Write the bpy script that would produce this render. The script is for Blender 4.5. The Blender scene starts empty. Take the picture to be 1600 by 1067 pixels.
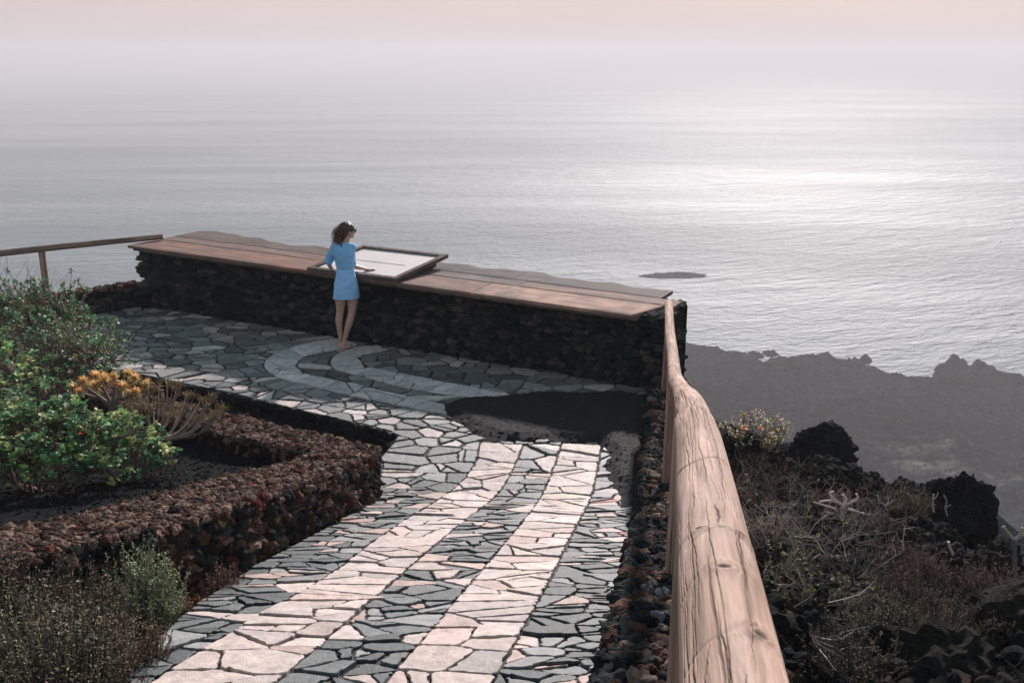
import bpy, bmesh, math, random
import numpy as np
from mathutils import Vector, Matrix, Quaternion
R = math.radians
sc = bpy.context.scene
COL = sc.collection
CAM_Z = 3.93
PITCH = R(16.2)
FPX = 1556.0
SUN_EL, SUN_AZ = R(26.5), R(16)
CP, SP = math.cos(PITCH), math.sin(PITCH)

# ---------------------------------------------------------------- layout helpers
def gz(y):
    """height of the walked surface: a ramp that runs down on to the level terrace"""
    s = 8.3 - np.asarray(y, float)
    return 0.28 * (s + np.sqrt(s * s + 0.12)) / 2
def ray(px, py):
    u, v = (px - 800) / FPX, (py - 533.5) / FPX
    return np.array([u, CP - v * SP, -SP - v * CP])
def at_z(px, py, z):
    r = ray(px, py); t = (z - CAM_Z) / r[2]
    return np.array([0, 0, CAM_Z]) + r * t
def at_y(px, py, y):
    r = ray(px, py); return np.array([0, 0, CAM_Z]) + r * (y / r[1])
def at_g(px, py, off=0.0):
    r = ray(px, py); lo, hi = 0.3, 60.0
    for _ in range(50):
        m = (lo + hi) / 2
        if CAM_Z + r[2] * m > gz(r[1] * m) + off: lo = m
        else: hi = m
    return np.array([0, 0, CAM_Z]) + r * lo

# ---------------------------------------------------------------- noise
def _hash(ix, iy, iz, seed):
    h = (ix * 374761393 + iy * 668265263 + iz * 2147483647 + seed * 974634777) & 0xFFFFFFFF
    h = (h ^ (h >> 13)) * 1274126177 & 0xFFFFFFFF
    h = (h ^ (h >> 16)) * 2246822519 & 0xFFFFFFFF
    return ((h ^ (h >> 15)) & 0xFFFFFF) / float(0xFFFFFF)
def vnoise(p, seed=0):
    p = np.asarray(p, float); f = np.floor(p); t = p - f; t = t * t * (3 - 2 * t)
    i = f.astype(np.int64)
    out = 0
    for dx in (0, 1):
        wx = t[..., 0] if dx else 1 - t[..., 0]
        for dy in (0, 1):
            wy = t[..., 1] if dy else 1 - t[..., 1]
            for dz in (0, 1):
                wz = t[..., 2] if dz else 1 - t[..., 2]
                out = out + wx * wy * wz * _hash(i[..., 0] + dx, i[..., 1] + dy, i[..., 2] + dz, seed)
    return out * 2 - 1
def fbm(p, octv=4, seed=0, gain=.5, lac=2.03):
    p = np.asarray(p, float); a, s, o = 1.0, 0, 0
    for k in range(octv):
        s = s + a * vnoise(p, seed + k * 17); p = p * lac + 11.3; o += a; a *= gain
    return s / o
def fbm2(x, y, sc_=1.0, octv=4, seed=0, gain=.5):
    return fbm(np.stack([x * sc_, y * sc_, np.full_like(x, seed * 1.7)], -1), octv, seed, gain)

# ---------------------------------------------------------------- object helpers
def tag(o, label=None, cat=None, group=None, kind=None):
    if label: o['label'] = label
    if cat: o['category'] = cat
    if group: o['group'] = group
    if kind: o['kind'] = kind
    return o
def link(name, me, mats, parent=None, smooth=False):
    for m in (mats if isinstance(mats, (list, tuple)) else [mats]): me.materials.append(m)
    o = bpy.data.objects.new(name, me); COL.objects.link(o)
    if parent is not None: o.parent = parent
    me.polygons.foreach_set('use_smooth', np.full(len(me.polygons), bool(smooth)))
    me.update()
    return o
def empty(name, loc, label=None, cat=None, group=None, rz=0):
    o = bpy.data.objects.new(name, None); COL.objects.link(o); o.location = loc; o.rotation_euler = (0, 0, rz)
    o.empty_display_size = .1
    return tag(o, label, cat, group)
def dup(root, loc, rz, s, label=None):
    r = root.copy(); COL.objects.link(r); r.location = loc; r.rotation_euler = (0, 0, rz); r.scale = (s, s, s)
    if label: r['label'] = label
    for ch in list(root.children):
        c = ch.copy(); COL.objects.link(c); c.parent = r
    return r

class MB:
    """collects verts / faces / per-vertex colours of ONE mesh"""
    def __init__(s): s.V = []; s.F = []; s.C = []; s.M = []; s.n = 0
    def add(s, V, F, c=(1, 1, 1), m=0):
        V = np.asarray(V, float)
        s.V.append(V)
        c = np.asarray(c, float)
        if c.ndim == 1: c = np.tile(c, (len(V), 1))
        s.C.append(c)
        if isinstance(F, np.ndarray): F2 = F + s.n; s.F.append(F2); s.M.append(np.full(len(F2), m))
        else:
            s.F.append([[i + s.n for i in f] for f in F]); s.M.append(np.full(len(F), m))
        s.n += len(V)
    def mesh(s, name):
        me = bpy.data.meshes.new(name)
        V = np.concatenate(s.V); C = np.concatenate(s.C)
        loops, tot = [], []
        for F in s.F:
            if isinstance(F, np.ndarray):
                loops.append(F.reshape(-1)); tot.append(np.full(len(F), F.shape[1]))
            else:
                loops.append(np.fromiter((i for f in F for i in f), int)); tot.append(np.array([len(f) for f in F], int))
        L = np.concatenate(loops); T = np.concatenate(tot).astype(int); S = np.concatenate([[0], np.cumsum(T)[:-1]])
        me.vertices.add(len(V)); me.vertices.foreach_set('co', V.reshape(-1).astype(np.float32))
        me.loops.add(len(L)); me.loops.foreach_set('vertex_index', L.astype(np.int32))
        me.polygons.add(len(T)); me.polygons.foreach_set('loop_start', S.astype(np.int32)); me.polygons.foreach_set('loop_total', T.astype(np.int32))
        me.polygons.foreach_set('material_index', np.concatenate(s.M).astype(np.int32))
        me.update(calc_edges=True); me.validate()
        a = me.attributes.new('Col', 'FLOAT_COLOR', 'POINT')
        a.data.foreach_set('color', np.concatenate([C, np.ones((len(C), 1))], 1).reshape(-1).astype(np.float32))
        return me
    def build(s, name, mats, parent=None, smooth=False):
        return link(name, s.mesh(name), mats, parent, smooth)
    def box(s, lo, hi, c=(1, 1, 1), bev=0, m=0):
        x0, y0, z0 = lo; x1, y1, z1 = hi
        V = [(x, y, z) for z in (z0, z1) for y in (y0, y1) for x in (x0, x1)]
        s.add(V, [[0, 2, 3, 1], [4, 5, 7, 6], [0, 1, 5, 4], [2, 6, 7, 3], [0, 4, 6, 2], [1, 3, 7, 5]], c, m)

def tube(mb, pts, rad, n=6, c=(1, 1, 1), cap=True, m=0):
    P = np.asarray(pts, float); k = len(P)
    rad = np.full(k, rad) if np.isscalar(rad) else np.asarray(rad, float)
    T = np.gradient(P, axis=0); T /= np.linalg.norm(T, axis=1)[:, None] + 1e-9
    up = np.array([0, 0, 1.0]) if abs(T[0][2]) < .9 else np.array([1.0, 0, 0])
    V = []
    u = np.cross(T[0], up); u /= np.linalg.norm(u)
    for i in range(k):
        u = u - T[i] * np.dot(u, T[i]); u /= np.linalg.norm(u) + 1e-9
        w = np.cross(T[i], u)
        a = np.arange(n) * 2 * math.pi / n
        V.append(P[i] + rad[i] * (np.cos(a)[:, None] * u + np.sin(a)[:, None] * w))
    V = np.concatenate(V)
    i, j = np.meshgrid(np.arange(k - 1), np.arange(n), indexing='ij')
    j2 = (j + 1) % n
    F = np.stack([i * n + j, i * n + j2, (i + 1) * n + j2, (i + 1) * n + j], -1).reshape(-1, 4)
    cc = np.asarray(c, float)
    if cc.ndim == 2: cc = np.repeat(cc, n, axis=0)
    mb.add(V, F, cc, m)
    if cap:
        mb.F.append([[mb.n - n + q for q in range(n)], [mb.n - len(V) + n - 1 - q for q in range(n)]]); mb.M.append(np.full(2, m))

# ---------------------------------------------------------------- materials
def nodes(name):
    m = bpy.data.materials.new(name); m.use_nodes = True
    nt = m.node_tree; b = nt.nodes['Principled BSDF']
    return m, nt, b
def mat(name, col=None, rough=.8, nscale=20, var=.35, bump=.3, bscale=60, bdist=.01, spec=.4, tint=None, stretch=None, det=6, trans=0, attr='Col'):
    """surface whose base colour is the per-piece colour of the mesh (or col) broken up by noise, with bumps"""
    m, nt, b = nodes(name); N = nt.nodes; L = nt.links
    tc = N.new('ShaderNodeTexCoord'); src = tc.outputs['Object']
    if stretch:
        mp = N.new('ShaderNodeMapping'); mp.inputs['Scale'].default_value = stretch; L.new(src, mp.inputs[0]); src = mp.outputs[0]
    n1 = N.new('ShaderNodeTexNoise'); n1.inputs['Scale'].default_value = nscale; n1.inputs['Detail'].default_value = det; n1.inputs['Roughness'].default_value = .65
    L.new(src, n1.inputs['Vector'])
    mr = N.new('ShaderNodeMapRange'); mr.inputs['From Min'].default_value = .25; mr.inputs['From Max'].default_value = .75
    mr.inputs['To Min'].default_value = 1 - var; mr.inputs['To Max'].default_value = 1 + var; L.new(n1.outputs['Fac'], mr.inputs['Value'])
    if col is None:
        at = N.new('ShaderNodeAttribute'); at.attribute_name = attr; csrc = at.outputs['Color']
    else:
        rgb = N.new('ShaderNodeRGB'); rgb.outputs[0].default_value = (*col, 1); csrc = rgb.outputs[0]
    if tint:
        n3 = N.new('ShaderNodeTexNoise'); n3.inputs['Scale'].default_value = nscale * .37; n3.inputs['Detail'].default_value = 5; L.new(src, n3.inputs['Vector'])
        r3 = N.new('ShaderNodeMapRange'); r3.inputs['From Min'].default_value = .5; r3.inputs['From Max'].default_value = .68; r3.inputs['To Max'].default_value = tint[3]; L.new(n3.outputs['Fac'], r3.inputs['Value'])
        mx = N.new('ShaderNodeMix'); mx.data_type = 'RGBA'; L.new(r3.outputs[0], mx.inputs['Factor']); L.new(csrc, mx.inputs['A']); mx.inputs['B'].default_value = (*tint[:3], 1)
        csrc = mx.outputs['Result']
    mul = N.new('ShaderNodeVectorMath'); mul.operation = 'SCALE'; L.new(csrc, mul.inputs[0]); L.new(mr.outputs[0], mul.inputs['Scale'])
    L.new(mul.outputs[0], b.inputs['Base Color'])
    b.inputs['Roughness'].default_value = rough; b.inputs['Specular IOR Level'].default_value = spec
    if bump:
        n2 = N.new('ShaderNodeTexNoise'); n2.inputs['Scale'].default_value = bscale; n2.inputs['Detail'].default_value = 5; n2.inputs['Roughness'].default_value = .7
        L.new(src, n2.inputs['Vector'])
        bp = N.new('ShaderNodeBump'); bp.inputs['Strength'].default_value = bump; bp.inputs['Distance'].default_value = bdist
        L.new(n2.outputs['Fac'], bp.inputs['Height']); L.new(bp.outputs[0], b.inputs['Normal'])
    if trans:
        tr = N.new('ShaderNodeBsdfTranslucent'); L.new(mul.outputs[0], tr.inputs['Color'])
        ms = N.new('ShaderNodeMixShader'); ms.inputs[0].default_value = trans
        L.new(b.outputs[0], ms.inputs[1]); L.new(tr.outputs[0], ms.inputs[2]); L.new(ms.outputs[0], N['Material Output'].inputs['Surface'])
    return m

M_PAVE = mat('paving_stone', rough=.6, nscale=11, var=.42, bump=.8, bscale=28, bdist=.012, spec=.35, det=10)
M_BED = mat('mortar_bed', (.058, .056, .054), rough=.9, nscale=30, var=.5, bump=.8, bscale=60, bdist=.02)
M_LAVA = mat('lava_stone', rough=.9, nscale=32, var=.75, bump=1, bscale=55, bdist=.035, spec=.06)
M_SOIL = mat('cinder_soil', (.022, .024, .026), rough=.75, nscale=40, var=.7, bump=1, bscale=80, bdist=.03, spec=.12)
M_GROUND = mat('hill_ground', rough=.9, nscale=9, var=.75, bump=1, bscale=22, bdist=.09, spec=.05)
M_LEAF = mat('leaf', rough=.5, nscale=15, var=.3, bump=0, spec=.35, trans=.4)
M_BARK = mat('bark', rough=.8, nscale=60, var=.3, bump=.5, bscale=120, bdist=.004, spec=.3)
M_DRY = mat('dry_twig', rough=.85, nscale=40, var=.3, bump=0, spec=.15, trans=.25)
# ================================================================ rocks and rubble
def _ico(n):
    bm = bmesh.new(); bmesh.ops.create_icosphere(bm, subdivisions=n, radius=1)
    V = np.array([v.co[:] for v in bm.verts]); F = np.array([[v.index for v in f.verts] for f in bm.faces]); bm.free()
    return V, F
ICO = {n: _ico(n) for n in (1, 2, 3, 4, 5)}
def rockshape(level, seed, rough=.35, freq=1.3, cuts=5):
    V, F = ICO[level]; V = V.copy(); rs = np.random.RandomState(seed)
    for _ in range(cuts):                                   # chipped flat faces
        n = rs.normal(size=3); n /= np.linalg.norm(n); d = rs.uniform(.55, .85)
        t = V @ n; k = t > d; V[k] -= np.outer((t[k] - d) * .9, n)
    r = 1 + rough * fbm(V * freq + seed * 3.1, 2, seed) + rough * .7 * fbm(V * freq * 3.2 + seed, 3, seed + 5, .7) - rough * .5 * np.abs(fbm(V * freq * 2.2 + seed * 2, 2, seed + 9))
    return V * r[:, None], F
VAR = {2: [rockshape(2, s, .4, 1.2) for s in range(10)], 3: [rockshape(3, s + 20, .45, 1.3) for s in range(12)]}
def rubble(mb, P, S, level=2, rs=None, pal=None, w=None, tilt=math.pi, cvar=.25, ang=None):
    """adds one displaced rock per row of P with half sizes S to the mesh"""
    rs = rs or np.random.RandomState(1)
    S = np.asarray(S, float)
    pal = np.asarray(pal, float); w = None if w is None else np.asarray(w, float) / np.sum(w)
    for k in range(len(P)):
        V, F = VAR[level][rs.randint(len(VAR[level]))]
        q = Matrix.Rotation(rs.uniform(-math.pi, math.pi), 3, 'Z') if ang is None else Matrix.Rotation(ang[k], 3, 'Z')
        e = Matrix.Rotation(rs.uniform(-tilt, tilt) * .5, 3, 'X') @ Matrix.Rotation(rs.uniform(-tilt, tilt) * .5, 3, 'Y')
        flip = np.where(rs.rand(3) < .5, -1, 1)
        W = V * flip
        if ang is None: W = (W * S[k]) @ np.array(q @ e).T
        else: W = (W @ np.array(e).T * S[k]) @ np.array(q).T
        F2 = F if flip.prod() > 0 else F[:, ::-1]
        c = pal[rs.choice(len(pal), p=w)] * rs.uniform(1 - cvar, 1 + cvar)
        mb.add(W + P[k], F2, c)

def pip(x, y, poly):
    """point in polygon, vectorised"""
    x = np.asarray(x, float); y = np.asarray(y, float); ins = np.zeros(x.shape, bool); n = len(poly)
    for i in range(n):
        x0, y0 = poly[i][:2]; x1, y1 = poly[(i + 1) % n][:2]
        if y0 == y1: continue
        c = ((y0 > y) != (y1 > y)) & (x < (x1 - x0) * (y - y0) / (y1 - y0) + x0)
        ins ^= c
    return ins
def sdist(x, y, line, closed=False):
    """distance to a polyline"""
    d = np.full(np.shape(x), 1e9); n = len(line)
    for i in range(n if closed else n - 1):
        a = np.array(line[i][:2]); b = np.array(line[(i + 1) % n][:2]); ab = b - a; L2 = ab @ ab + 1e-12
        t = np.clip(((x - a[0]) * ab[0] + (y - a[1]) * ab[1]) / L2, 0, 1)
        d = np.minimum(d, np.hypot(x - a[0] - t * ab[0], y - a[1] - t * ab[1]))
    return d
def resample(line, step):
    line = np.asarray([p[:2] for p in line], float); out = [line[0]]
    for a, b in zip(line[:-1], line[1:]):
        n = max(1, int(np.linalg.norm(b - a) / step))
        for k in range(1, n + 1): out.append(a + (b - a) * k / n)
    return np.array(out)
def smooth_line(pts, step=.06, it=2):
    p = np.asarray([q[:2] for q in pts], float)
    for _ in range(it):                                     # Chaikin
        q = [p[0]]
        for a, b in zip(p[:-1], p[1:]): q += [a * .75 + b * .25, a * .25 + b * .75]
        q.append(p[-1]); p = np.array(q)
    return resample(p, step)

# ================================================================ plan of the place
WALL_L = np.array([-5.85, 15.52]); WALL_R = np.array([1.80, 11.37])        # foot of the viewing wall's face
WD = (WALL_R - WALL_L) / np.linalg.norm(WALL_R - WALL_L); WN = np.array([WD[1], -WD[0]])   # WN points to the terrace
WLEN = np.linalg.norm(WALL_R - WALL_L)
KERB = [(1.70, 11.40), (1.60, 10.86), (1.21, 8.5), (.857, 6.3), (.60, 4.8), (.38, 3.55), (.1, 1.9), (-.2, .2)]     # path edge at the right
PL_FACE = [(-1.21, 8.34), (-1.70, 5.85), (-2.35, 4.45), (-3.4, 3.0), (-4.2, 2.2)]         # planter wall, face to the path
PL_ARM = [(-1.21, 8.34), (-1.66, 8.72), (-2.64, 9.30), (-4.2, 9.95), (-6.2, 10.9)]        # planter wall, far arm
TERR = [(-1.21, 8.34), (-1.32, 9.3), (-1.21, 9.9), (-1.45, 10.12), (-1.84, 10.35), (-3.4, 11.3), (-5.1, 12.2), (-8.0, 13.75)]
GARD_EDGE = [(-1.21, 8.34), (-1.70, 5.85), (-1.80, 4.8), (-1.72, 3.8), (-1.6, 2.5), (-1.5, .2)]
PATH_POLY = TERR + [(-6.9, 14.65)] + [tuple(WALL_L + np.array([0, .02]))] + [tuple(WALL_R)] + KERB[1:] + GARD_EDGE[::-1][:-1]
def G2(pts): return [tuple(at_g(x, y, .02)[:2]) for x, y in pts]
def ext(line, d):
    a, b = np.array(line[-2]), np.array(line[-1]); return line + [tuple(b + (b - a) / np.linalg.norm(b - a) * d)]
S1L = ext(G2([(751, 690), (743, 723), (725, 749), (690, 775), (646, 801), (598, 832), (537, 880), (480, 916), (394, 965), (289, 1025), (240, 1060)]), 3)
S1R = ext(G2([(817, 692), (802, 731), (782, 766), (743, 797), (699, 832), (624, 898), (537, 972), (480, 1022), (430, 1064)]), 3)
S2L = ext(G2([(878, 692), (865, 731), (839, 784), (786, 850), (725, 920), (655, 1003), (607, 1055)]), 3)
S2R = ext(G2([(939, 696), (931, 744), (918, 788), (891, 836), (861, 902), (821, 972), (780, 1045)]), 3)
B1O = G2([(700, 646), (655, 640), (600, 627), (537, 615), (475, 600), (425, 586), (411, 572), (415, 560), (437, 547), (475, 536), (507, 530), (530, 527)])
B1I = G2([(694, 630), (625, 615), (562, 600), (500, 589), (472, 581), (462, 570), (472, 557), (500, 549), (530, 544), (560, 537)])
B2O = G2([(740, 621), (650, 608), (612, 600), (587, 592), (550, 583), (522, 576), (514, 565), (525, 552), (550, 543), (575, 539)])
B2I = G2([(800, 616), (750, 606), (650, 586), (587, 574), (566, 567), (562, 560), (575, 552), (600, 546), (612, 545)])
S1L, S1R, S2L, S2R = [smooth_line(l, .1) for l in (S1L, S1R, S2L, S2R)]
B1O, B1I, B2O, B2I = [smooth_line(l, .08) for l in (B1O, B1I, B2O, B2I)]
def band(a, b): return [tuple(p) for p in a] + [tuple(p) for p in b[::-1]]
STRIPES = [band(S1L, S1R), band(S2L, S2R)]
BANDS = [band(B1O, B1I), band(B2O, B2I)]
END_Y = max(p[1] for p in S1L[:3])

# ================================================================ crazy paving (every slab is modelled)
def clip_half(poly, nx, ny, c):
    out = []; n = len(poly)
    for i in range(n):
        a = poly[i]; b = poly[(i + 1) % n]
        da = nx * a[0] + ny * a[1] - c; db = nx * b[0] + ny * b[1] - c
        if da <= 0: out.append(a)
        if (da < 0 < db) or (db < 0 < da):
            t = da / (da - db); out.append((a[0] + (b[0] - a[0]) * t, a[1] + (b[1] - a[1]) * t))
    return out
def area(p): return .5 * sum(p[i][0] * p[(i + 1) % len(p)][1] - p[(i + 1) % len(p)][0] * p[i][1] for i in range(len(p)))
def shrink(p, g):
    q = p
    for i in range(len(p)):
        a = p[i]; b = p[(i + 1) % len(p)]; ex, ey = b[0] - a[0], b[1] - a[1]; l = math.hypot(ex, ey)
        if l < 1e-5: continue
        nx, ny = ey / l, -ex / l
        q = clip_half(q, nx, ny, nx * a[0] + ny * a[1] - g)
        if len(q) < 3: return []
    return q
def pave(mb, inside, bbox, sx, sy, rot, lines, pal, w, gap, seed, drop=.15, jit=.42, lift=.0, split=.3, amin=.012):
    stones = []
    rs = np.random.RandomState(seed); ca, sa = math.cos(rot), math.sin(rot)
    x0, x1, y0, y1 = bbox; cx, cy = (x0 + x1) / 2, (y0 + y1) / 2; half = math.hypot(x1 - x0, y1 - y0) / 2
    nu, nv = int(half / sx) + 2, int(half / sy) + 2
    pts = []
    for j in range(-nv, nv + 1):
        for i in range(-nu, nu + 1):
            if rs.rand() < drop: rs.rand(2); continue
            u = i + (.5 if j % 2 else 0) + rs.uniform(-jit, jit); v = j + rs.uniform(-jit, jit)
            X = cx + u * sx * ca - v * sy * sa; Y = cy + u * sx * sa + v * sy * ca
            pts.append((u, v, X, Y))
    A = np.array(pts); A = A[(A[:, 2] > x0) & (A[:, 2] < x1) & (A[:, 3] > y0) & (A[:, 3] < y1)]
    A = A[inside(A[:, 2], A[:, 3])]
    segs = []
    for l in lines:
        l = np.asarray([p[:2] for p in l]); l = resample(l, .07)
        for a, b in zip(l[:-1], l[1:]): segs.append((*a, *b, *((a + b) / 2)))
    SG = np.array(segs)
    grid = {}
    for k, (u, v, X, Y) in enumerate(A): grid.setdefault((int(math.floor(u)), int(math.floor(v))), []).append(k)
    pal = np.asarray(pal, float); w = np.asarray(w, float) / sum(w)
    for k, (u, v, X, Y) in enumerate(A):
        h = 1.5; poly = [(u - h, v - h), (u + h, v - h), (u + h, v + h), (u - h, v + h)]
        gu, gv = int(math.floor(u)), int(math.floor(v)); nb = []
        for a in range(-2, 3):
            for b in range(-2, 3): nb += grid.get((gu + a, gv + b), [])
        for q in nb:
            if q == k: continue
            du, dv = A[q, 0] - u, A[q, 1] - v
            poly = clip_half(poly, du, dv, (A[q, 0] ** 2 + A[q, 1] ** 2 - u * u - v * v) / 2)
            if len(poly) < 3: break
        if len(poly) < 3: continue
        W = [(cx + a * sx * ca - b * sy * sa, cy + a * sx * sa + b * sy * ca) for a, b in poly]
        rad = max(math.hypot(a - X, b - Y) for a, b in W)
        near = SG[np.hypot(SG[:, 4] - X, SG[:, 5] - Y) < rad + .04]
        near = near[np.argsort(np.hypot(near[:, 4] - X, near[:, 5] - Y))] if len(near) else near
        for ax, ay, bx, by, mx_, my_ in near:
            # is the short boundary piece inside what is left of the cell?
            ok = True
            for i in range(len(W)):
                p, q2 = W[i], W[(i + 1) % len(W)]
                if (q2[0] - p[0]) * (my_ - p[1]) - (q2[1] - p[1]) * (mx_ - p[0]) < -.012 * math.hypot(q2[0] - p[0], q2[1] - p[1]): ok = False; break
            if not ok: continue
            ex, ey = bx - ax, by - ay; l = math.hypot(ex, ey)
            if l < 1e-6: continue
            nx, ny = ey / l, -ex / l; c = nx * ax + ny * ay
            if nx * X + ny * Y > c: nx, ny, c = -nx, -ny, -c
            W = clip_half(W, nx, ny, c)
            if len(W) < 3: break
        if len(W) < 3: continue
        pieces = [W]
        for _ in range(2):
            nxt = []
            for Wp in pieces:
                if rs.rand() < split and area(Wp) > amin:
                    th = rs.uniform(0, math.pi) if rs.rand() < .6 else rs.normal(math.pi / 2, .35) + rot; c_ = np.mean(Wp, 0) + rs.normal(0, .02, 2); nx, ny = math.cos(th), math.sin(th); cc_ = nx * c_[0] + ny * c_[1]
                    for sg in (1, -1):
                        q_ = clip_half(Wp, sg * nx, sg * ny, sg * cc_)
                        if len(q_) > 2: nxt.append(q_)
                else: nxt.append(Wp)
            pieces = nxt
        stones += [(p_, X, Y) for p_ in pieces]
    for W, X, Y in stones:
        W = shrink(W, gap * rs.choice([.25, .4, .6, 1.0], p=[.3, .35, .25, .1]))
        if len(W) < 3 or area(W) < .0010: continue
        # irregular outline: extra points on each side, corners knocked off
        Q = []
        for i in range(len(W)):
            a = np.array(W[i]); b = np.array(W[(i + 1) % len(W)]); l = np.linalg.norm(b - a)
            if l < .015: Q.append(a); continue
            t = min(.3, rs.uniform(.014, .034) / l); nrm = np.array([b[1] - a[1], a[0] - b[0]]) / l
            Q.append(a + (b - a) * t)
            m = max(1, int(l / .035))
            for s in range(1, m): Q.append(a + (b - a) * (s / m + rs.uniform(-.2, .2) / m) - nrm * abs(rs.normal(0, .0065)))
            Q.append(b - (b - a) * t)
        Q = np.array(Q); n = len(Q); c0 = Q.mean(0)
        base = gz(Q[:, 1]); tz = rs.normal(0, .005) + lift; tx, ty = rs.normal(0, .009, 2)
        top = base + .012 + tz + (Q[:, 0] - c0[0]) * tx + (Q[:, 1] - c0[1]) * ty
        r = np.linalg.norm(Q - c0, axis=1)[:, None]
        In = c0 + (Q - c0) * (1 - np.minimum(.3, .0045 / r))
        V = np.concatenate([np.c_[In, top], np.c_[Q, top - .003], np.c_[Q, base - .03]])
        F = [list(range(n))]
        for i in range(n):
            j = (i + 1) % n
            F.append([n + i, n + j, j, i]); F.append([2 * n + i, 2 * n + j, n + j, n + i])
        col = pal[rs.choice(len(pal), p=w)] * rs.uniform(.82, 1.18)
        mb.add(V, F, col)

P_DARK = [(.06, .074, .078), (.115, .13, .133), (.21, .215, .215), (.36, .27, .235), (.45, .38, .35), (.40, .15, .095)]
W_DARK = [4.2, 3.4, 1.6, 1.2, .9, .08]
P_TERR = [(.10, .11, .115), (.16, .168, .17), (.25, .25, .25), (.42, .36, .34), (.50, .46, .44)]
W_TERR = [2.4, 3.6, 2.6, .9, .7]
P_PALE = [(.435, .36, .33), (.40, .34, .32), (.47, .40, .37), (.43, .33, .30), (.32, .29, .275), (.45, .385, .325)]
W_PALE = [4, 3, 3, 1.2, .7, .5]
P_BAND = [(.55, .52, .51), (.60, .56, .54), (.48, .47, .465)]
LINES_ALL = [S1L, S1R, S2L, S2R, B1O, B1I, B2O, B2I, PATH_POLY + [PATH_POLY[0]]]
ENDS = [[S1L[0], S1R[0]], [S2L[0], S2R[0]], [B1O[0], B1I[0]], [B2O[0], B2I[0]]]
LINES_ALL += ENDS
slope_end = 8.9
def in_any(x, y):
    k = np.zeros(x.shape, bool)
    for p in STRIPES + BANDS: k |= pip(x, y, p)
    return k
mb = MB()
def r_slope(x, y): return pip(x, y, PATH_POLY) & ~in_any(x, y) & (y < slope_end)
def r_terr(x, y): return pip(x, y, PATH_POLY) & ~in_any(x, y) & (y >= slope_end)
SPLIT = [[(-3, slope_end), (3, slope_end)]]
pave(mb, r_slope, (-3, 2, 2.4, 9.2), .172, .122, R(4), LINES_ALL + SPLIT, P_DARK, W_DARK, .0105, 3, drop=.2, jit=.5, split=.22, amin=.016)
pave(mb, r_terr, (-8.2, 2.2, 8.6, 16), .235, .185, R(-8), LINES_ALL + SPLIT, P_TERR, W_TERR, .026, 4, drop=.2, jit=.5, split=.15, amin=.03)
tag(mb.build('path_paving', M_PAVE), kind='structure')
for k, (st, sd) in enumerate(zip(STRIPES, (11, 12))):
    mb = MB(); a = math.atan2(-(st[0][0] - st[30][0]), st[0][1] - st[30][1])
    pave(mb, lambda x, y: pip(x, y, st) & (y > 2.4), (-3, 2, 2.3, 10), .27, .175, a * .8, [st + [st[0]]], P_PALE, W_PALE, .0065, sd, drop=.22, jit=.5, lift=.004, split=.2, amin=.03)
    tag(mb.build('pale_paving_stripe', M_PAVE), kind='structure')
for k, (st, sd) in enumerate(zip(BANDS, (13, 14))):
    mb = MB()
    pave(mb, lambda x, y: pip(x, y, st), (-5, 2.2, 9, 15), .34, .30, R(-20), [st + [st[0]]], P_BAND, [2, 2, 1], .010, sd, drop=.2, lift=.004, split=.4, amin=.05)
    tag(mb.build('curved_paving_band', M_PAVE), kind='structure')

# bed under the slabs, cut in slices so that it follows the ramp, with an edge that drops to the cinders
mb = MB(); poly = [tuple(p) for p in PATH_POLY]; ys = list(np.arange(0.2, 9.6, .25)) + [16.5]
for ya, yb in zip(ys[:-1], ys[1:]):
    q = clip_half(poly, 0, -1, -ya); q = clip_half(q, 0, 1, yb) if len(q) > 2 else []
    if len(q) < 3: continue
    mb.add([(x, y, float(gz(y)) - .006) for x, y in q], [list(range(len(q)))])
rsl = resample([(q[0], q[1]) for q in poly + [poly[0]]], .2); n = len(rsl)
mb.add(np.concatenate([np.c_[rsl, gz(rsl[:, 1]) - .006], np.c_[rsl, gz(rsl[:, 1]) - .4]]), np.array([[i, i + 1, n + i + 1, n + i] for i in range(n - 1)]))
tag(mb.build('path_bed', M_BED), kind='structure')

# ================================================================ ground sheet round the terrace, the slope at the right
inc = at_z(493, 712, .48)[:2]
FACEin = [inc] + [at_g(px, py, .44)[:2] for px, py in [(337, 746), (236, 773), (135, 800), (0, 824)]] + [np.array([-4.8, 3.2])]
FACEo = [np.array(PL_FACE[0])] + [at_g(px, py, .44)[:2] for px, py in [(379, 787), (285, 817), (140, 848), (0, 880)]] + [np.array([-3.6, 2.6])]
ARMo = [np.array(PL_FACE[0])] + [at_z(px, py, .47)[:2] for px, py in [(562, 699), (512, 681), (440, 668), (385, 651), (347, 645), (290, 632), (215, 615), (150, 600)]]
ARMi = [inc] + [at_z(px, py, .47)[:2] for px, py in [(465, 706), (441, 701), (394, 690), (353, 681), (319, 669), (265, 652), (195, 632), (125, 616)]]
def midl(a, b): return [tuple((p * .4 + q * .6)) for p, q in zip(a, b)]
PLANT = midl(FACEo, FACEin) + [(-5.5, 2.0), (-12, 2.2), (-12, 11.2)] + midl(ARMo, ARMi)[::-1][:-1]
def rail_x(y): return .085 + .155 * np.minimum(y, 11.3)
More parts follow.
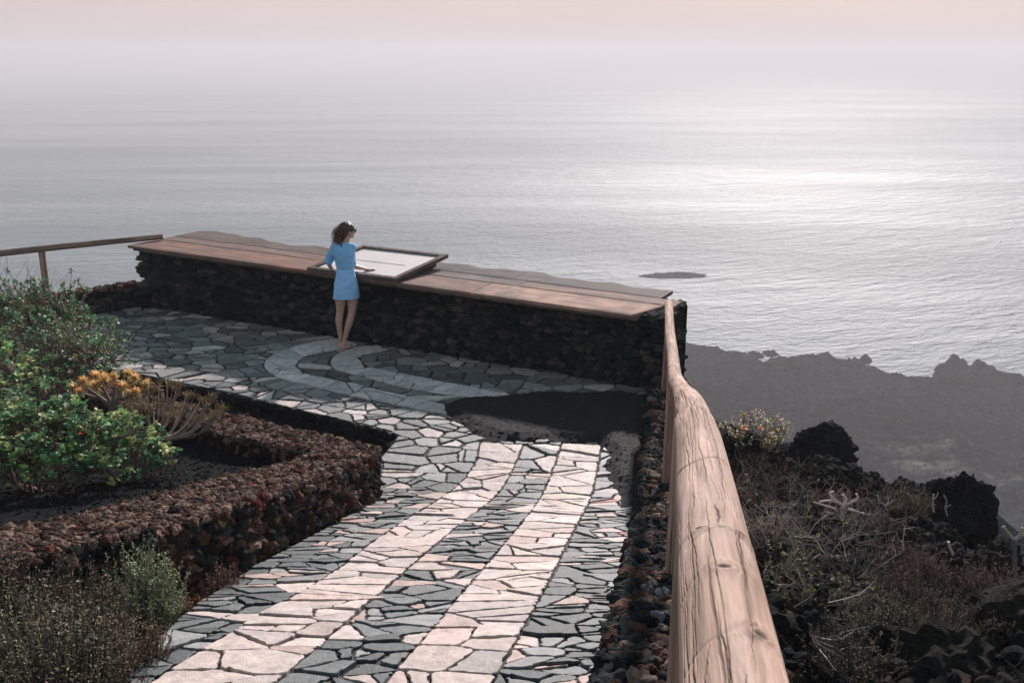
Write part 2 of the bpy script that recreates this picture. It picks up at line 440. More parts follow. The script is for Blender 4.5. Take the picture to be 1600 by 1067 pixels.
def ground_z(x, y, rough=True):
    x = np.asarray(x, float); y = np.asarray(y, float)
    base = gz(y) - .13
    # planter and left garden
    inpl = pip(x, y, PLANT)
    z = np.where(inpl, gz(y) + .30, base)
    # in front of the planter at the left edge of the path
    # slope outside the railing
    rx = x - rail_x(y)
    hill = 1.75 - .262 * y - .05 * (x - 1.5)
    n1 = fbm2(x, y, .8, 4, 3); n2 = fbm2(x, y, 3.0, 4, 9, .6)
    t = np.clip((rx - .22) / .25, 0, 1)
    hill = hill + .28 * n1 + .16 * np.abs(n2) * 1.3 - .05 + (.13 * (np.abs(fbm2(x, y, 5.5, 3, 15, .6)) - .15) + .05 * fbm2(x, y, 13, 2, 16) if rough else 0)
    edge = 4.45 + .35 * fbm2(x * 0, y, .7, 3, 5) + np.clip(8.2 - y, 0, 9) * 1.0
    dr = np.clip(x - edge, 0, None)
    hill = hill - dr * 1.25 - np.minimum(dr, .6) * .8
    far = np.clip(y - 19 - .4 * (4.4 - x), 0, None); hill = hill - far * 1.2
    z = z * (1 - t) + hill * t
    # behind the viewing wall and the low wall the land falls away
    bd = (x - WALL_L[0]) * (-WN[0]) + (y - WALL_L[1]) * (-WN[1])
    bk = np.clip(bd - .75, 0, None)
    zl = -.25 + .15 * n1 - bk * 1.1
    z = np.where((bd > .3) & (x < 2.3), np.minimum(z, zl), z)
    bl = np.clip((y - (13.9 + (x + 8) * .78)) , 0, None)
    z = np.where((x < -5.7) & (bl > .25), np.minimum(z, .05 - bl * 1.1), z)
    if rough:
        z = z + .012 * fbm2(x, y, 14, 3, 21) + np.where(inpl | (x < -1.2), .01 * fbm2(x, y, 45, 2, 31), 0)
    return z
def gridmesh(name, xs, ys, zf, matl, colf=None, keep=None):
    X, Y = np.meshgrid(xs, ys, indexing='xy'); Z = zf(X, Y); nx, ny = len(xs), len(ys)
    i, j = np.meshgrid(np.arange(ny - 1), np.arange(nx - 1), indexing='ij'); a = i * nx + j
    F = np.stack([a, a + 1, a + nx + 1, a + nx], -1).reshape(-1, 4)
    V = np.stack([X, Y, Z], -1).reshape(-1, 3)
    if keep is not None:
        kv = keep(V[:, 0], V[:, 1]); F = F[kv[F].any(1)]
    c = colf(V[:, 0], V[:, 1], V[:, 2]) if colf else (1, 1, 1)
    m = MB(); m.add(V, F, c); return m.build(name, matl)
def gcol(x, y, z):
    n = fbm2(x, y, 1.1, 4, 41); n2 = fbm2(x, y, 6, 3, 44)
    c0 = np.array([.009, .012, .014]); c1 = np.array([.034, .027, .026]); c2 = np.array([.028, .026, .022])
    k = np.clip((n - .02) * 3, 0, 1)[:, None] * .55; k2 = np.clip(n2 * 2, 0, 1)[:, None] * .4
    c = c0 * (1 - k) + c1 * k
    c = c * (1 - k2) + c2 * k2
    left = (x < -1.1)[:, None]
    return np.where(left, np.array([.011, .013, .015]) * (1 + .35 * n2[:, None]), c)
xs = np.concatenate([np.arange(-13, -9, .25), np.arange(-9, 0, .055), np.arange(0, 6.5, .04), np.arange(6.5, 14, .25)])
ys = np.concatenate([np.arange(-2, 1.5, .25), np.arange(1.5, 13.5, .05), np.arange(13.5, 22, .1), np.arange(22, 34, .5)])
tag(gridmesh('ground', xs, ys, ground_z, M_GROUND, gcol), kind='structure')

# the far slope and the lava lowland at the foot of the cliff, down to and below the sea
SEA_Z = -96.0
COAST_PX = [(900, 520), (1010, 531), (1075, 540), (1100, 544), (1150, 556), (1178, 560), (1186, 568), (1215, 564), (1250, 562), (1290, 557), (1300, 563), (1330, 567), (1360, 577), (1385, 587),
            (1410, 590), (1450, 588), (1462, 580), (1475, 577), (1545, 580), (1562, 586), (1600, 590), (1750, 596), (1950, 590)]
COAST = [tuple(at_z(x, y, SEA_Z)[:2]) for x, y in COAST_PX]
COAST = [(-900, 420), (-400, 370)] + [(COAST[0][0] - 120, COAST[0][1] + 15)] + COAST + [(900, 300)]
def coast_z(x, y):
    cx = np.array([c[0] for c in COAST]); cy = np.array([c[1] for c in COAST])
    yc = np.interp(x, cx, cy) + 4.0 * fbm2(x, y, .09, 3, 60) + 3.0 * fbm2(x, y, .4, 3, 63)
    d = yc - y                                             # > 0: land
    s = np.clip(d / 3.0, -1, 1)
    low = SEA_Z + s * 1.6 + np.clip(d, 0, 400) * .018 + np.clip(d + 1, 0, 8) / 8 * (np.abs(fbm2(x, y, .13, 5, 66, .6)) * 2.4 + 1.4 * fbm2(x, y, .8, 4, 71, .65))
    # sea stacks and the knobbly headland at the right
    for (px, py, hh, rr) in [(1490, 575, 4.6, 2.6), (1503, 577, 3.2, 2.6), (1530, 578, 3.2, 3), (1476, 580, 2.5, 3), (1545, 582, 2.2, 3), (1352, 564, 2.0, 2.0), (1335, 566, 1.2, 3), (1180, 556, 1.2, 3), (1205, 553, 1.0, 3), (1265, 560, 1.6, 2.5), (1290, 560, 2, 2.5)]:
        p = at_z(px, py, SEA_Z); r = np.hypot((x - p[0]), (y - p[1]) * .8)
        low = np.maximum(low, SEA_Z - 1 + (hh + 1) * np.clip(1.3 - r / rr, 0, 1) ** .8 + 1.3 * fbm2(x, y, .8, 3, 80, .65) * (r < rr * 1.3))
    slope = -7.5 - np.hypot(np.clip(y - 30, 0, None), np.clip(np.abs(x) - 13, 0, None)) * .93 + 2.2 * fbm2(x, y, .06, 4, 90) * np.clip((y - 20) / 30, 0, 1)
    slope = np.where((y < 32) & (np.abs(x) < 14), -14.0, slope)
    return np.maximum(np.minimum(slope, 20), low)
def ccol(x, y, z):
    n = fbm2(x, y, .05, 5, 101, .6); n2 = fbm2(x * .5, y, .25, 4, 105)
    pale = np.clip((n - .12) * 4, 0, 1)[:, None] * np.clip(.3 + n2 * 2.2, 0, 1)[:, None] * np.clip((255 - y) / 60, 0, 1)[:, None]
    p = at_z(1480, 665, SEA_Z + 3)
    gp = np.exp(-(((x - p[0]) / 28) ** 2 + ((y - p[1]) / 30) ** 2))[:, None]
    pale = np.clip(pale * (.35 + 2.2 * gp), 0, 1)
    return np.array([.011, .018, .021]) * (1 + 2.2 * np.clip(fbm2(x * .6, y, .035, 5, 111, .65), -.42, 1) + .9 * fbm2(x, y, .3, 3, 115))[:, None] * (1 - pale) + np.array([.30, .285, .25]) * pale
xs = np.concatenate([np.arange(-900, -120, 20), np.arange(-120, 20, 4), np.arange(20, 215, .45), np.arange(215, 900, 20)])
ys = np.concatenate([np.arange(-300, 10, 20), np.arange(10, 130, 2.5), np.arange(130, 225, .8), np.arange(225, 345, .5), np.arange(345, 520, 8)])
tag(gridmesh('coast_terrain', xs, ys, coast_z, mat('coast_rock', rough=.95, nscale=.35, var=.6, bump=1, bscale=1.2, bdist=.6, spec=.02), ccol), kind='structure')

# flat islet out in the water
rk, F = rockshape(5, 77, .35, 1.4, 3)
c = at_z(1057, 432, SEA_Z)
V = rk * np.array([15.5, 3.6, 1.6]); V[:, 2] += .7 * fbm(rk * 5, 4, 4); m = MB(); V[:, :2] += .9 * fbm(rk * 6, 3, 8)[:, None]
m.add(V + c, F, (.02, .024, .026)); tag(m.build('islet', M_GROUND), 'long low black rock islet standing alone in the bright sea', 'islet')

# ================================================================ sea
def make_sea():
    m, nt, b = nodes('sea_water'); N = nt.nodes; L = nt.links
    geo = N.new('ShaderNodeNewGeometry')
    def noise(scale, det, rough, stretch=(1, 1, 1), rot=0, w=None):
        mp = N.new('ShaderNodeMapping'); mp.vector_type = 'POINT'; mp.inputs['Scale'].default_value = stretch; mp.inputs['Rotation'].default_value = (0, 0, rot)
        rt = N.new('ShaderNodeVectorRotate'); rt.rotation_type = 'Z_AXIS'; rt.inputs['Angle'].default_value = rot; L.new(geo.outputs['Position'], rt.inputs['Vector'])
        mp.inputs['Rotation'].default_value = (0, 0, 0); L.new(rt.outputs[0], mp.inputs[0])
        n = N.new('ShaderNodeTexNoise'); n.inputs['Scale'].default_value = scale; n.inputs['Detail'].default_value = det; n.inputs['Roughness'].default_value = rough
        n.inputs['Distortion'].default_value = .3
        L.new(mp.outputs[0], n.inputs['Vector']); return n.outputs['Fac']
    def mul(a, k):
        q = N.new('ShaderNodeMath'); q.operation = 'MULTIPLY'; L.new(a, q.inputs[0])
        if isinstance(k, float): q.inputs[1].default_value = k
        else: L.new(k, q.inputs[1])
        return q.outputs[0]
    def add(a, c):
        q = N.new('ShaderNodeMath'); q.operation = 'ADD'; L.new(a, q.inputs[0]); L.new(c, q.inputs[1]); return q.outputs[0]
    swell = mul(noise(.11, 2, .5, (.35, 1, 1), R(-24)), 3.6)
    chop = mul(noise(.38, 4, .6, (.45, 1, 1), R(-20)), 2.6)
    rip = mul(noise(1.6, 3, .6, (.7, 1, 1), R(-10)), .4)
    amp = noise(.0035, 4, .55, (.35, 1.8, 1), R(5)); am = N.new('ShaderNodeMapRange'); am.inputs['From Min'].default_value = .35; am.inputs['From Max'].default_value = .65; am.inputs['To Min'].default_value = .35; am.inputs['To Max'].default_value = 1.7; L.new(amp, am.inputs['Value'])
    h = add(swell, mul(add(chop, rip), am.outputs[0]))
    bp = N.new('ShaderNodeBump'); bp.inputs['Strength'].default_value = 1; bp.inputs['Distance'].default_value = 1.0; L.new(h, bp.inputs['Height'])
    L.new(bp.outputs[0], b.inputs['Normal'])
    streak = noise(.0045, 4, .55, (.45, 1.6, 1), R(6))
    mr = N.new('ShaderNodeMapRange'); mr.inputs['From Min'].default_value = .3; mr.inputs['From Max'].default_value = .7
    mr.inputs['To Min'].default_value = .60; mr.inputs['To Max'].default_value = .67; L.new(streak, mr.inputs['Value']); L.new(mr.outputs[0], b.inputs['Roughness'])
    tn = noise(.0065, 4, .6, (.28, 1.5, 1), R(-4)); tr = N.new('ShaderNodeMapRange'); tr.inputs['From Min'].default_value = .38; tr.inputs['From Max'].default_value = .62; L.new(tn, tr.inputs['Value'])
    tm = N.new('ShaderNodeMix'); tm.data_type = 'RGBA'; L.new(tr.outputs[0], tm.inputs['Factor']); tm.inputs['A'].default_value = (.10, .145, .165, 1); tm.inputs['B'].default_value = (.25, .295, .315, 1); L.new(tm.outputs['Result'], b.inputs['Base Color'])
    b.inputs['Base Color'].default_value = (.12, .165, .19, 1); b.inputs['IOR'].default_value = 1.33; b.inputs['Specular IOR Level'].default_value = .5
    return m
M_SEA = make_sea()
m = MB(); X0, X1, Y0, Y1 = -14000, 14000, -2000, 22000
m.add([(X0, Y0, SEA_Z), (X1, Y0, SEA_Z), (X1, Y1, SEA_Z), (X0, Y1, SEA_Z)], [[0, 1, 2, 3]])
tag(m.build('sea', M_SEA), kind='structure')
# ================================================================ dry-stone walls
PAL_BLACK = [(.014, .022, .026), (.026, .035, .040), (.050, .056, .058), (.095, .080, .076), (.045, .060, .048)]
PAL_RED = [(.085, .048, .038), (.14, .08, .062), (.27, .18, .14), (.035, .028, .027), (.19, .14, .115), (.12, .038, .028)]
def face_stones(mb, line, zlo, zhi, wmean, hmean, nrm_side, rs, pal, pw=None, level=2, depth=.06, out=.0):
    """courses of rough stones along a polyline; nrm_side +1/-1 says which side of the line faces out"""
    pts = resample(line, .02); seg = np.r_[0, np.cumsum(np.linalg.norm(np.diff(pts, axis=0), axis=1))]
    P, S, A = [], [], []
    zmax = 1.6
    h = 0.0
    while h < zmax:
        rh = hmean * rs.uniform(.75, 1.3); s = rs.uniform(-wmean, 0)
        while s < seg[-1]:
            wd = wmean * rs.uniform(.55, 1.6); sc_ = s + wd / 2
            if 0 < sc_ < seg[-1]:
                i = min(np.searchsorted(seg, sc_), len(pts) - 1); i0 = max(0, i - 1); t = pts[min(i0 + 1, len(pts) - 1)] - pts[i0]; t = t / (np.linalg.norm(t) + 1e-9)
                nn = np.array([t[1], -t[0]]) * nrm_side; p = pts[i]
                lo, hi = zlo(*p), zhi(*p); z = lo + h + rh / 2
                if z < hi - rh * .2:
                    P.append([p[0] - nn[0] * (.03 - out) + rs.normal(0, .008), p[1] - nn[1] * (.03 - out) + rs.normal(0, .008), min(z, hi - rh * .45) + rs.normal(0, hmean * .1)])
                    S.append([wd * .60, depth * rs.uniform(.8, 1.45), rh * .66]); A.append(math.atan2(t[1], t[0]))
            s += wd * .92
        h += rh * .86
    rubble(mb, np.array(P), np.array(S), level, rs, pal, pw, tilt=.35, ang=A)
def core(mb, outer, inner, zlo, zhi, c=(.02, .022, .023)):
    """solid heart of a wall between two lines of equal length"""
    o = np.array([q[:2] for q in outer]); i = np.array([q[:2] for q in inner]); n = len(o)
    V = [[*p, zlo(*p)] for p in o] + [[*p, zhi(*p)] for p in o] + [[*p, zhi(*p)] for p in i] + [[*p, zlo(*p)] for p in i]
    F = []
    for k in range(n - 1):
        for r in range(3): F.append([r * n + k, r * n + k + 1, (r + 1) * n + k + 1, (r + 1) * n + k])
    F += [[0, n, 2 * n, 3 * n], [4 * n - 1, 3 * n - 1, 2 * n - 1, n - 1]]
    mb.add(V, F, c)
def top_rubble(mb, outer, inner, zf, n, smin, smax, rs, pal, pw=None, level=2, flat=.6, lift=.0):
    o = resample(outer, .05); i_ = resample(inner, .05)
    L1 = np.r_[0, np.cumsum(np.linalg.norm(np.diff(o, axis=0), axis=1))]; L2 = np.r_[0, np.cumsum(np.linalg.norm(np.diff(i_, axis=0), axis=1))]
    u = rs.rand(n); v = rs.rand(n) * 1.04 - .02
    po = np.c_[np.interp(u * L1[-1], L1, o[:, 0]), np.interp(u * L1[-1], L1, o[:, 1])]; pi_ = np.c_[np.interp(u * L2[-1], L2, i_[:, 0]), np.interp(u * L2[-1], L2, i_[:, 1])]
    p = po * (1 - v[:, None]) + pi_ * v[:, None]
    s = rs.uniform(smin, smax, n) * rs.uniform(.7, 1.3, n)
    z = np.array([zf(x, y) for x, y in p]) + lift + rs.normal(0, .008, n)
    rubble(mb, np.c_[p, z], np.c_[s, s * rs.uniform(.7, 1.1, n), s * flat], level, rs, pal, pw, tilt=.8)
rs = np.random.RandomState(5)

# ---- the long viewing wall with its plank counter
def slab_z(p):                                              # underside height of the counter, a little higher at the left
    s = np.dot(np.asarray(p[:2]) - WALL_L, WD) / WLEN
    return .985 - .07 * s
wall = empty('viewing_wall', (*((WALL_L + WALL_R) / 2), 0), 'long black dry-stone wall topped by a weathered plank counter, facing the sea', 'wall')
def local(o, root):                                         # children keep world coordinates of their mesh
    o.matrix_parent_inverse = Matrix.Translation(root.location).inverted(); return o
end = WALL_R - WD * .03
front = [WALL_L - WD * .02, WALL_R, end]
mb = MB()
bk = [p - WN * .84 for p in front]; fr = [p - WN * .05 for p in front]
core(mb, fr, bk, lambda x, y: -1.2, lambda x, y: slab_z((x, y)) - .03)
face_stones(mb, front, lambda x, y: -.02, lambda x, y: slab_z((x, y)) + .0, .13, .075, 1, rs, PAL_BLACK, [4, 4, 2.5, 1.2, .8], 2, .07)
left_end = [WALL_L - WN * .86, WALL_L + WN * .02]
face_stones(mb, left_end, lambda x, y: -.4, lambda x, y: slab_z((x, y)), .22, .085, -1, rs, PAL_BLACK, None, 3, .13, .05)
face_stones(mb, [end + WN * .0, end - WN * .86], lambda x, y: -1.0, lambda x, y: slab_z((x, y)) - .0, .17, .08, 1, rs, PAL_BLACK, None, 2, .07)
face_stones(mb, [end - WN * .1, end - WN * .8], lambda x, y: -1.3, lambda x, y: -.5, .2, .1, 1, rs, PAL_BLACK, None, 2, .1, .05)
top_rubble(mb, [WALL_R + WD * -.3, end], [WALL_R - WD * .3 - WN * .84, end - WN * .84], lambda x, y: slab_z((x, y)) - .02, 160, .04, .08, rs, PAL_BLACK, None, 2, .4)
local(mb.build('stonework', M_LAVA, wall), wall)

def make_wood(name, grey=False):
    m, nt, b = nodes(name); N = nt.nodes; L = nt.links
    at = N.new('ShaderNodeAttribute'); at.attribute_name = 'Col'
    uv = N.new('ShaderNodeAttribute'); uv.attribute_name = 'grain'
    mp = N.new('ShaderNodeMapping'); mp.inputs['Scale'].default_value = (1.2, 26, 26); L.new(uv.outputs['Vector'], mp.inputs[0])
    n = N.new('ShaderNodeTexNoise'); n.inputs['Scale'].default_value = 1.6; n.inputs['Detail'].default_value = 7; n.inputs['Roughness'].default_value = .68; n.inputs['Distortion'].default_value = .6; L.new(mp.outputs[0], n.inputs['Vector'])
    mr = N.new('ShaderNodeMapRange'); mr.inputs['From Min'].default_value = .3; mr.inputs['From Max'].default_value = .7; mr.inputs['To Min'].default_value = .42; mr.inputs['To Max'].default_value = 1.5; L.new(n.outputs['Fac'], mr.inputs['Value'])
    n2 = N.new('ShaderNodeTexNoise'); n2.inputs['Scale'].default_value = 3.5; n2.inputs['Detail'].default_value = 4; L.new(uv.outputs['Vector'], n2.inputs['Vector'])
    r2 = N.new('ShaderNodeMapRange'); r2.inputs['From Min'].default_value = .38; r2.inputs['From Max'].default_value = .62; r2.inputs['To Min'].default_value = 0; r2.inputs['To Max'].default_value = .75 if grey else .5; L.new(n2.outputs['Fac'], r2.inputs['Value'])
    mx = N.new('ShaderNodeMix'); mx.data_type = 'RGBA'; L.new(r2.outputs[0], mx.inputs['Factor']); L.new(at.outputs['Color'], mx.inputs['A'])
    mx.inputs['B'].default_value = (.15, .125, .115, 1) if grey else (.34, .235, .18, 1)
    vm = N.new('ShaderNodeVectorMath'); vm.operation = 'SCALE'; L.new(mx.outputs['Result'], vm.inputs[0]); L.new(mr.outputs[0], vm.inputs['Scale']); L.new(vm.outputs[0], b.inputs['Base Color'])
    bp = N.new('ShaderNodeBump'); bp.inputs['Strength'].default_value = .5; bp.inputs['Distance'].default_value = .004; L.new(n.outputs['Fac'], bp.inputs['Height']); L.new(bp.outputs[0], b.inputs['Normal'])
    b.inputs['Roughness'].default_value = .8; b.inputs['Specular IOR Level'].default_value = .08
    return m
M_PLANK = make_wood('plank_wood', True)
def set_grain(o, G):
    a = o.data.attributes.new('grain', 'FLOAT_VECTOR', 'POINT'); a.data.foreach_set('vector', np.asarray(G, np.float32).reshape(-1))
def plank(s0, s1, fn_f, fn_b, thick, col, seed, lift=0.0, label=None, skew=(0, 0), round_end=0):
    """one board of the counter: runs along the wall from s0 to s1, front/back edges are functions of s (metres behind the wall face)"""
    n = max(4, int((s1 - s0) / .05)); k = 13; rsn = np.random.RandomState(seed)
    S, T = np.meshgrid(np.linspace(0, 1, n + 1), np.linspace(0, 1, k), indexing='ij')
    s_lin = s0 + S * (s1 - s0); f = np.vectorize(fn_f)(s_lin); b = np.vectorize(fn_b)(s_lin)
    d = f + (b - f) * T
    s_ = s_lin + np.where(S < .5, skew[0] * (1 - 2 * S), skew[1] * (2 * S - 1)) * (d - .3)
    if round_end: s_ = s_ - np.clip(S - .9, 0, 1) * 10 * round_end * (np.abs(T * 1.0 - .25) ** 2.5)
    X = WALL_L[0] + WD[0] * s_ - WN[0] * d; Y = WALL_L[1] + WD[1] * s_ - WN[1] * d
    z = slab_z_arr(X, Y) + lift
    edge = np.minimum(np.minimum(T, 1 - T) * (b - f), np.minimum(S, 1 - S) * (s1 - s0))
    warp = .004 * fbm(np.stack([s_ * 1.5, d * 3, np.full_like(d, seed)], -1), 3, seed)
    zt = z + thick + warp - .007 * np.exp(-edge / .006)
    V = np.concatenate([np.stack([X, Y, zt], -1).reshape(-1, 3), np.stack([X, Y, z], -1).reshape(-1, 3)])
    nn = (n + 1) * k; i, j = np.meshgrid(np.arange(n), np.arange(k - 1), indexing='ij'); a = i * k + j
    F = [np.stack([a, a + k, a + k + 1, a + 1], -1).reshape(-1, 4), nn + np.stack([a, a + 1, a + k + 1, a + k], -1).reshape(-1, 4)]
    ring = [q * k for q in range(n + 1)] + [n * k + q for q in range(1, k)] + [q * k + k - 1 for q in range(n - 1, -1, -1)] + [q for q in range(k - 2, 0, -1)]
    ring = np.array(ring); r2 = np.roll(ring, -1); F.append(np.stack([r2, ring, ring + nn, r2 + nn], -1))
    m = MB(); c = np.array(col) * (1 + .18 * fbm(np.stack([s_ * 3, d * 9, np.full_like(d, seed)], -1), 3, seed + 3).reshape(-1, 1))
    # knots
    for _ in range(int((s1 - s0) * 2.2)):
        ks, kd = rsn.uniform(s0, s1), rsn.uniform(.1, 1.1); kk = np.exp(-(((s_ - ks) / .035) ** 2 + ((d - kd) / .022) ** 2)).reshape(-1, 1); c = c * (1 - .7 * kk)
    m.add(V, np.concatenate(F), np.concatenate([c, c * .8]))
    o = local(m.build('plank', M_PLANK, wall), wall)
    g = np.stack([s_ + seed * 3.7, d, zt * 0 + seed], -1).reshape(-1, 3); set_grain(o, np.concatenate([g, g + [0, 0, .03]]))
    if label: o['label'] = label
    return o
def slab_z_arr(X, Y): return .985 - .07 * (((X - WALL_L[0]) * WD[0] + (Y - WALL_L[1]) * WD[1]) / WLEN)
def at_slab(px, py):
    """point of the counter top that projects at this pixel, as (s along, d behind the face)"""
    z = 1.0
    for _ in range(6):
        p = at_z(px, py, z); z = float(slab_z_arr(p[0], p[1])) + .045
    q = p[:2] - WALL_L; return float(q @ WD), float(-(q @ WN))
sF0, dF0 = at_slab(238, 375); sF1, dF1 = at_slab(1008, 492); bkpts = [at_slab(*p) for p in [(262, 362), (275, 357), (304, 356), (360, 361), (405, 369), (440, 375), (470, 381), (516, 388), (600, 398), (687, 409), (740, 414), (789, 422), (850, 432), (924, 442), (990, 450), (1052, 456)]]
print('slab', sF0, dF0, sF1, dF1, bkpts)
DF = -.20; SMID = lambda s: .52 + .0 * s
bs = np.array([b[0] for b in bkpts]); bd_ = np.array([b[1] for b in bkpts]); bdm = float(np.median(bd_))
def back_edge(s): return min(1.22, max(.9, bdm + .0)) + .05 * math.sin(s * 2.3) + .05 * math.sin(s * 5.1 + 1) + .03 * math.sin(s * 11) + .16 * math.exp(-((s - .5) / .5) ** 2)
ORG = (.33, .185, .14); ORG2 = (.27, .145, .11); GRY = (.12, .095, .085); GRY2 = (.095, .092, .09)
sA, sB, sC, sD = sF0, at_slab(500, 419)[0], at_slab(745, 452)[0], sF1
for (a, b, c, sd, lb) in [(sA, sB, ORG2, 1, 'reddish front plank at the left end of the counter'), (sB, sC, (.26, .17, .14), 2, 'front plank partly under the information board'), (sC, sD, (.42, .27, .21), 3, 'bright orange-brown front plank at the right end')]:
    plank(a + .004, b - .004, lambda s: DF, lambda s: .40, .045, c, sd, 0, lb, skew=(0, 0) if b != sD else (0, .3))
for (a, b, c, sd) in [(sA + .02, sB + .3, (.22, .14, .12), 4), (sB + .3, sC + .35, (.17, .155, .15), 5), (sC + .35, sD + .16, (.26, .18, .15), 6)]:
    plank(a + .004, b - .004, lambda s: .408, lambda s: .72, .047, c, sd, 0)
for (a, b, c, sd) in [(sA + .03, sB + .55, GRY, 7), (sB + .55, sC + .1, GRY2, 8), (sC + .1, bkpts[-1][0] - .02, (.125, .115, .11), 9)]:
    plank(a + .004, b - .004, lambda s: .728, back_edge, .05, c, sd, 0, skew=(0, 0), round_end=.5 if b > sD else 0)
# a bearer under the front edge
m = MB(); a = WALL_L + WD * (sA + .1); b = WALL_L + WD * (sD - .1)
n = 60; t = np.linspace(0, 1, n)[:, None]; P = a + (b - a) * t
z = slab_z_arr(P[:, 0], P[:, 1])
V = np.concatenate([np.c_[P + WN * .185, z - .003], np.c_[P + WN * .03, z - .003], np.c_[P + WN * .03, z - .035], np.c_[P + WN * .185, z - .035]])
F = np.array([[r * n + k, r * n + k + 1, ((r + 1) % 4) * n + k + 1, ((r + 1) % 4) * n + k] for r in range(4) for k in range(n - 1)] + [[0, n, 2 * n, 3 * n], [4 * n - 1, 3 * n - 1, 2 * n - 1, n - 1]])
m.add(V, F, (.09, .07, .06)); o = local(m.build('bearer', M_PLANK, wall), wall); set_grain(o, V)

# ---- information board lying on the counter
def wpt(s, d, z): return np.array([*(WALL_L + WD * s - WN * d), z])
sR1, dR1 = at_slab(623, 441); sBack = at_slab(689, 402)[0]
W_B, D0, D1 = 1.50, -.26, .98
sk = .05
Zf, Zb = slab_z(WALL_L + WD * sR1) + .055, slab_z(WALL_L + WD * sR1) + .17
board = empty('information_board', tuple(wpt(sR1 - W_B / 2, .3, Zf)), 'wood-framed pale information panel lying tilted on the plank counter beside the woman', 'board')
def bpt(u, v, h=0):                                         # u along (0 left .. 1 right), v front..back
    return wpt(sR1 - W_B * (1 - u) + sk * v, D0 + (D1 - D0) * v, Zf + (Zb - Zf) * v + h)
def bar(mb, u0, v0, u1, v1, u2, v2, u3, v3, h0, h1, c):
    q = [(u0, v0), (u1, v1), (u2, v2), (u3, v3)]
    V = [bpt(*p, h0) for p in q] + [bpt(*p, h1) for p in q]
    mb.add(V, [[3, 2, 1, 0], [4, 5, 6, 7], [0, 1, 5, 4], [1, 2, 6, 5], [2, 3, 7, 6], [3, 0, 4, 7]], c)
fw, fv = .052, .065
FC = (.10, .075, .065)
for nm, q in [('frame', (0, 0, 1, 0, 1 - fw, fv, fw, fv)), ('frame', (1, 0, 1, 1, 1 - fw, 1 - fv, 1 - fw, fv)), ('frame', (1, 1, 0, 1, fw, 1 - fv, 1 - fw, 1 - fv)), ('frame', (0, 1, 0, 0, fw, fv, fw, 1 - fv))]:
    m = MB(); bar(m, *q, 0, .052, FC); o = local(m.build('frame_rail', M_PLANK, board), board)
    set_grain(o, np.array([v.co[:] for v in o.data.vertices])[:, [1, 0, 2]] * .5)
    bv = o.modifiers.new('b', 'BEVEL'); bv.width = .004; bv.segments = 2
m = MB(); bar(m, fw * .9, fv * .9, 1 - fw * .9, fv * .9, 1 - fw * .9, 1 - fv * .9, fw * .9, 1 - fv * .9, .004, .026, (.62, .57, .55))
local(m.build('panel', mat('board_panel', rough=.5, nscale=6, var=.07, bump=0, spec=.5, tint=(.45, .44, .43, .35)), board), board)
m = MB(); bar(m, .25, .50, .80, .50, .80, .512, .25, .512, .0265, .0285, (.12, .12, .13)); local(m.build('panel_line', M_PLANK, board), board)
for uu in (.12, .88):
    m = MB(); V = [bpt(uu - .02, .55, -.002), bpt(uu + .02, .55, -.002), bpt(uu + .02, .93, -.002), bpt(uu - .02, .93, -.002)]
    V2 = [v * [1, 1, 0] + [0, 0, slab_z(v) + .049] for v in V]
    m.add(V + V2, [[0, 1, 2, 3], [7, 6, 5, 4], [0, 4, 5, 1], [1, 5, 6, 2], [2, 6, 7, 3], [3, 7, 4, 0]], (.08, .065, .06)); local(m.build('support_wedge', M_PLANK, board), board)

# ---- low wall at the left end of the terrace
LW = [(-5.80, 15.62), (-6.85, 14.78), (-8.3, 13.6), (-10.5, 11.9)]
LWb = [(-5.55, 15.95), (-6.6, 15.12), (-8.05, 13.94), (-10.25, 12.24)]
m = MB(); core(m, [(x + .03, y + .03) for x, y in LW], LWb, lambda x, y: -.8, lambda x, y: .36)
face_stones(m, LW, lambda x, y: -.05, lambda x, y: .40, .13, .08, -1, rs, PAL_BLACK, None, 2, .07)
top_rubble(m, LW, LWb, lambda x, y: .37, 420, .045, .085, rs, PAL_RED, None, 2, .7)
tag(m.build('low_stone_wall', M_LAVA), 'low black and rust stone wall under the handrail at the left end of the terrace', 'wall')

# ---- kerb wall under the long handrail
KW = [np.array(p) for p in KERB]; KO = [p + np.array([.42, -.05]) for p in KW]
KW = [p + np.array([.04, 0]) for p in KW]
def kz(x, y): return float(gz(y)) + .15
m = MB(); core(m, [p + np.array([.05, 0]) for p in KW], KO, lambda x, y: float(gz(y)) - 1.2, lambda x, y: kz(x, y) - .04)
face_stones(m, [tuple(p) for p in KW], lambda x, y: float(gz(y)) - .03, lambda x, y: kz(x, y) + .01, .12, .08, -1, rs, PAL_BLACK + PAL_RED[:2], [4, 3, 2, 1, 1, 1.5, 1], 3, .06)
face_stones(m, [tuple(p) for p in KO], lambda x, y: float(gz(y)) - 1.1, lambda x, y: kz(x, y), .2, .12, 1, rs, PAL_BLACK, None, 2, .08)
def pal_top(n): return n
top_rubble(m, KW, KO, lambda x, y: kz(x, y) - .02, 1500, .03, .065, rs, PAL_RED + PAL_BLACK[:3], [2, 2, 1.3, 3, 1.4, .5, 2, 2, 2], 3, .6)
P = np.array([[.72 + rs.uniform(-.05, .12), 4.3 + rs.uniform(-.5, .6)] for _ in range(16)]); s_ = rs.uniform(.012, .03, 16)
rubble(m, np.c_[P, gz(P[:, 1]) + .19], np.c_[s_, s_, s_ * .8], 2, rs, [(.32, .34, .38), (.22, .24, .27)])
tag(m.build('kerb_wall', M_LAVA), 'low rough kerb of brown and black lava rubble running under the long handrail', 'wall')

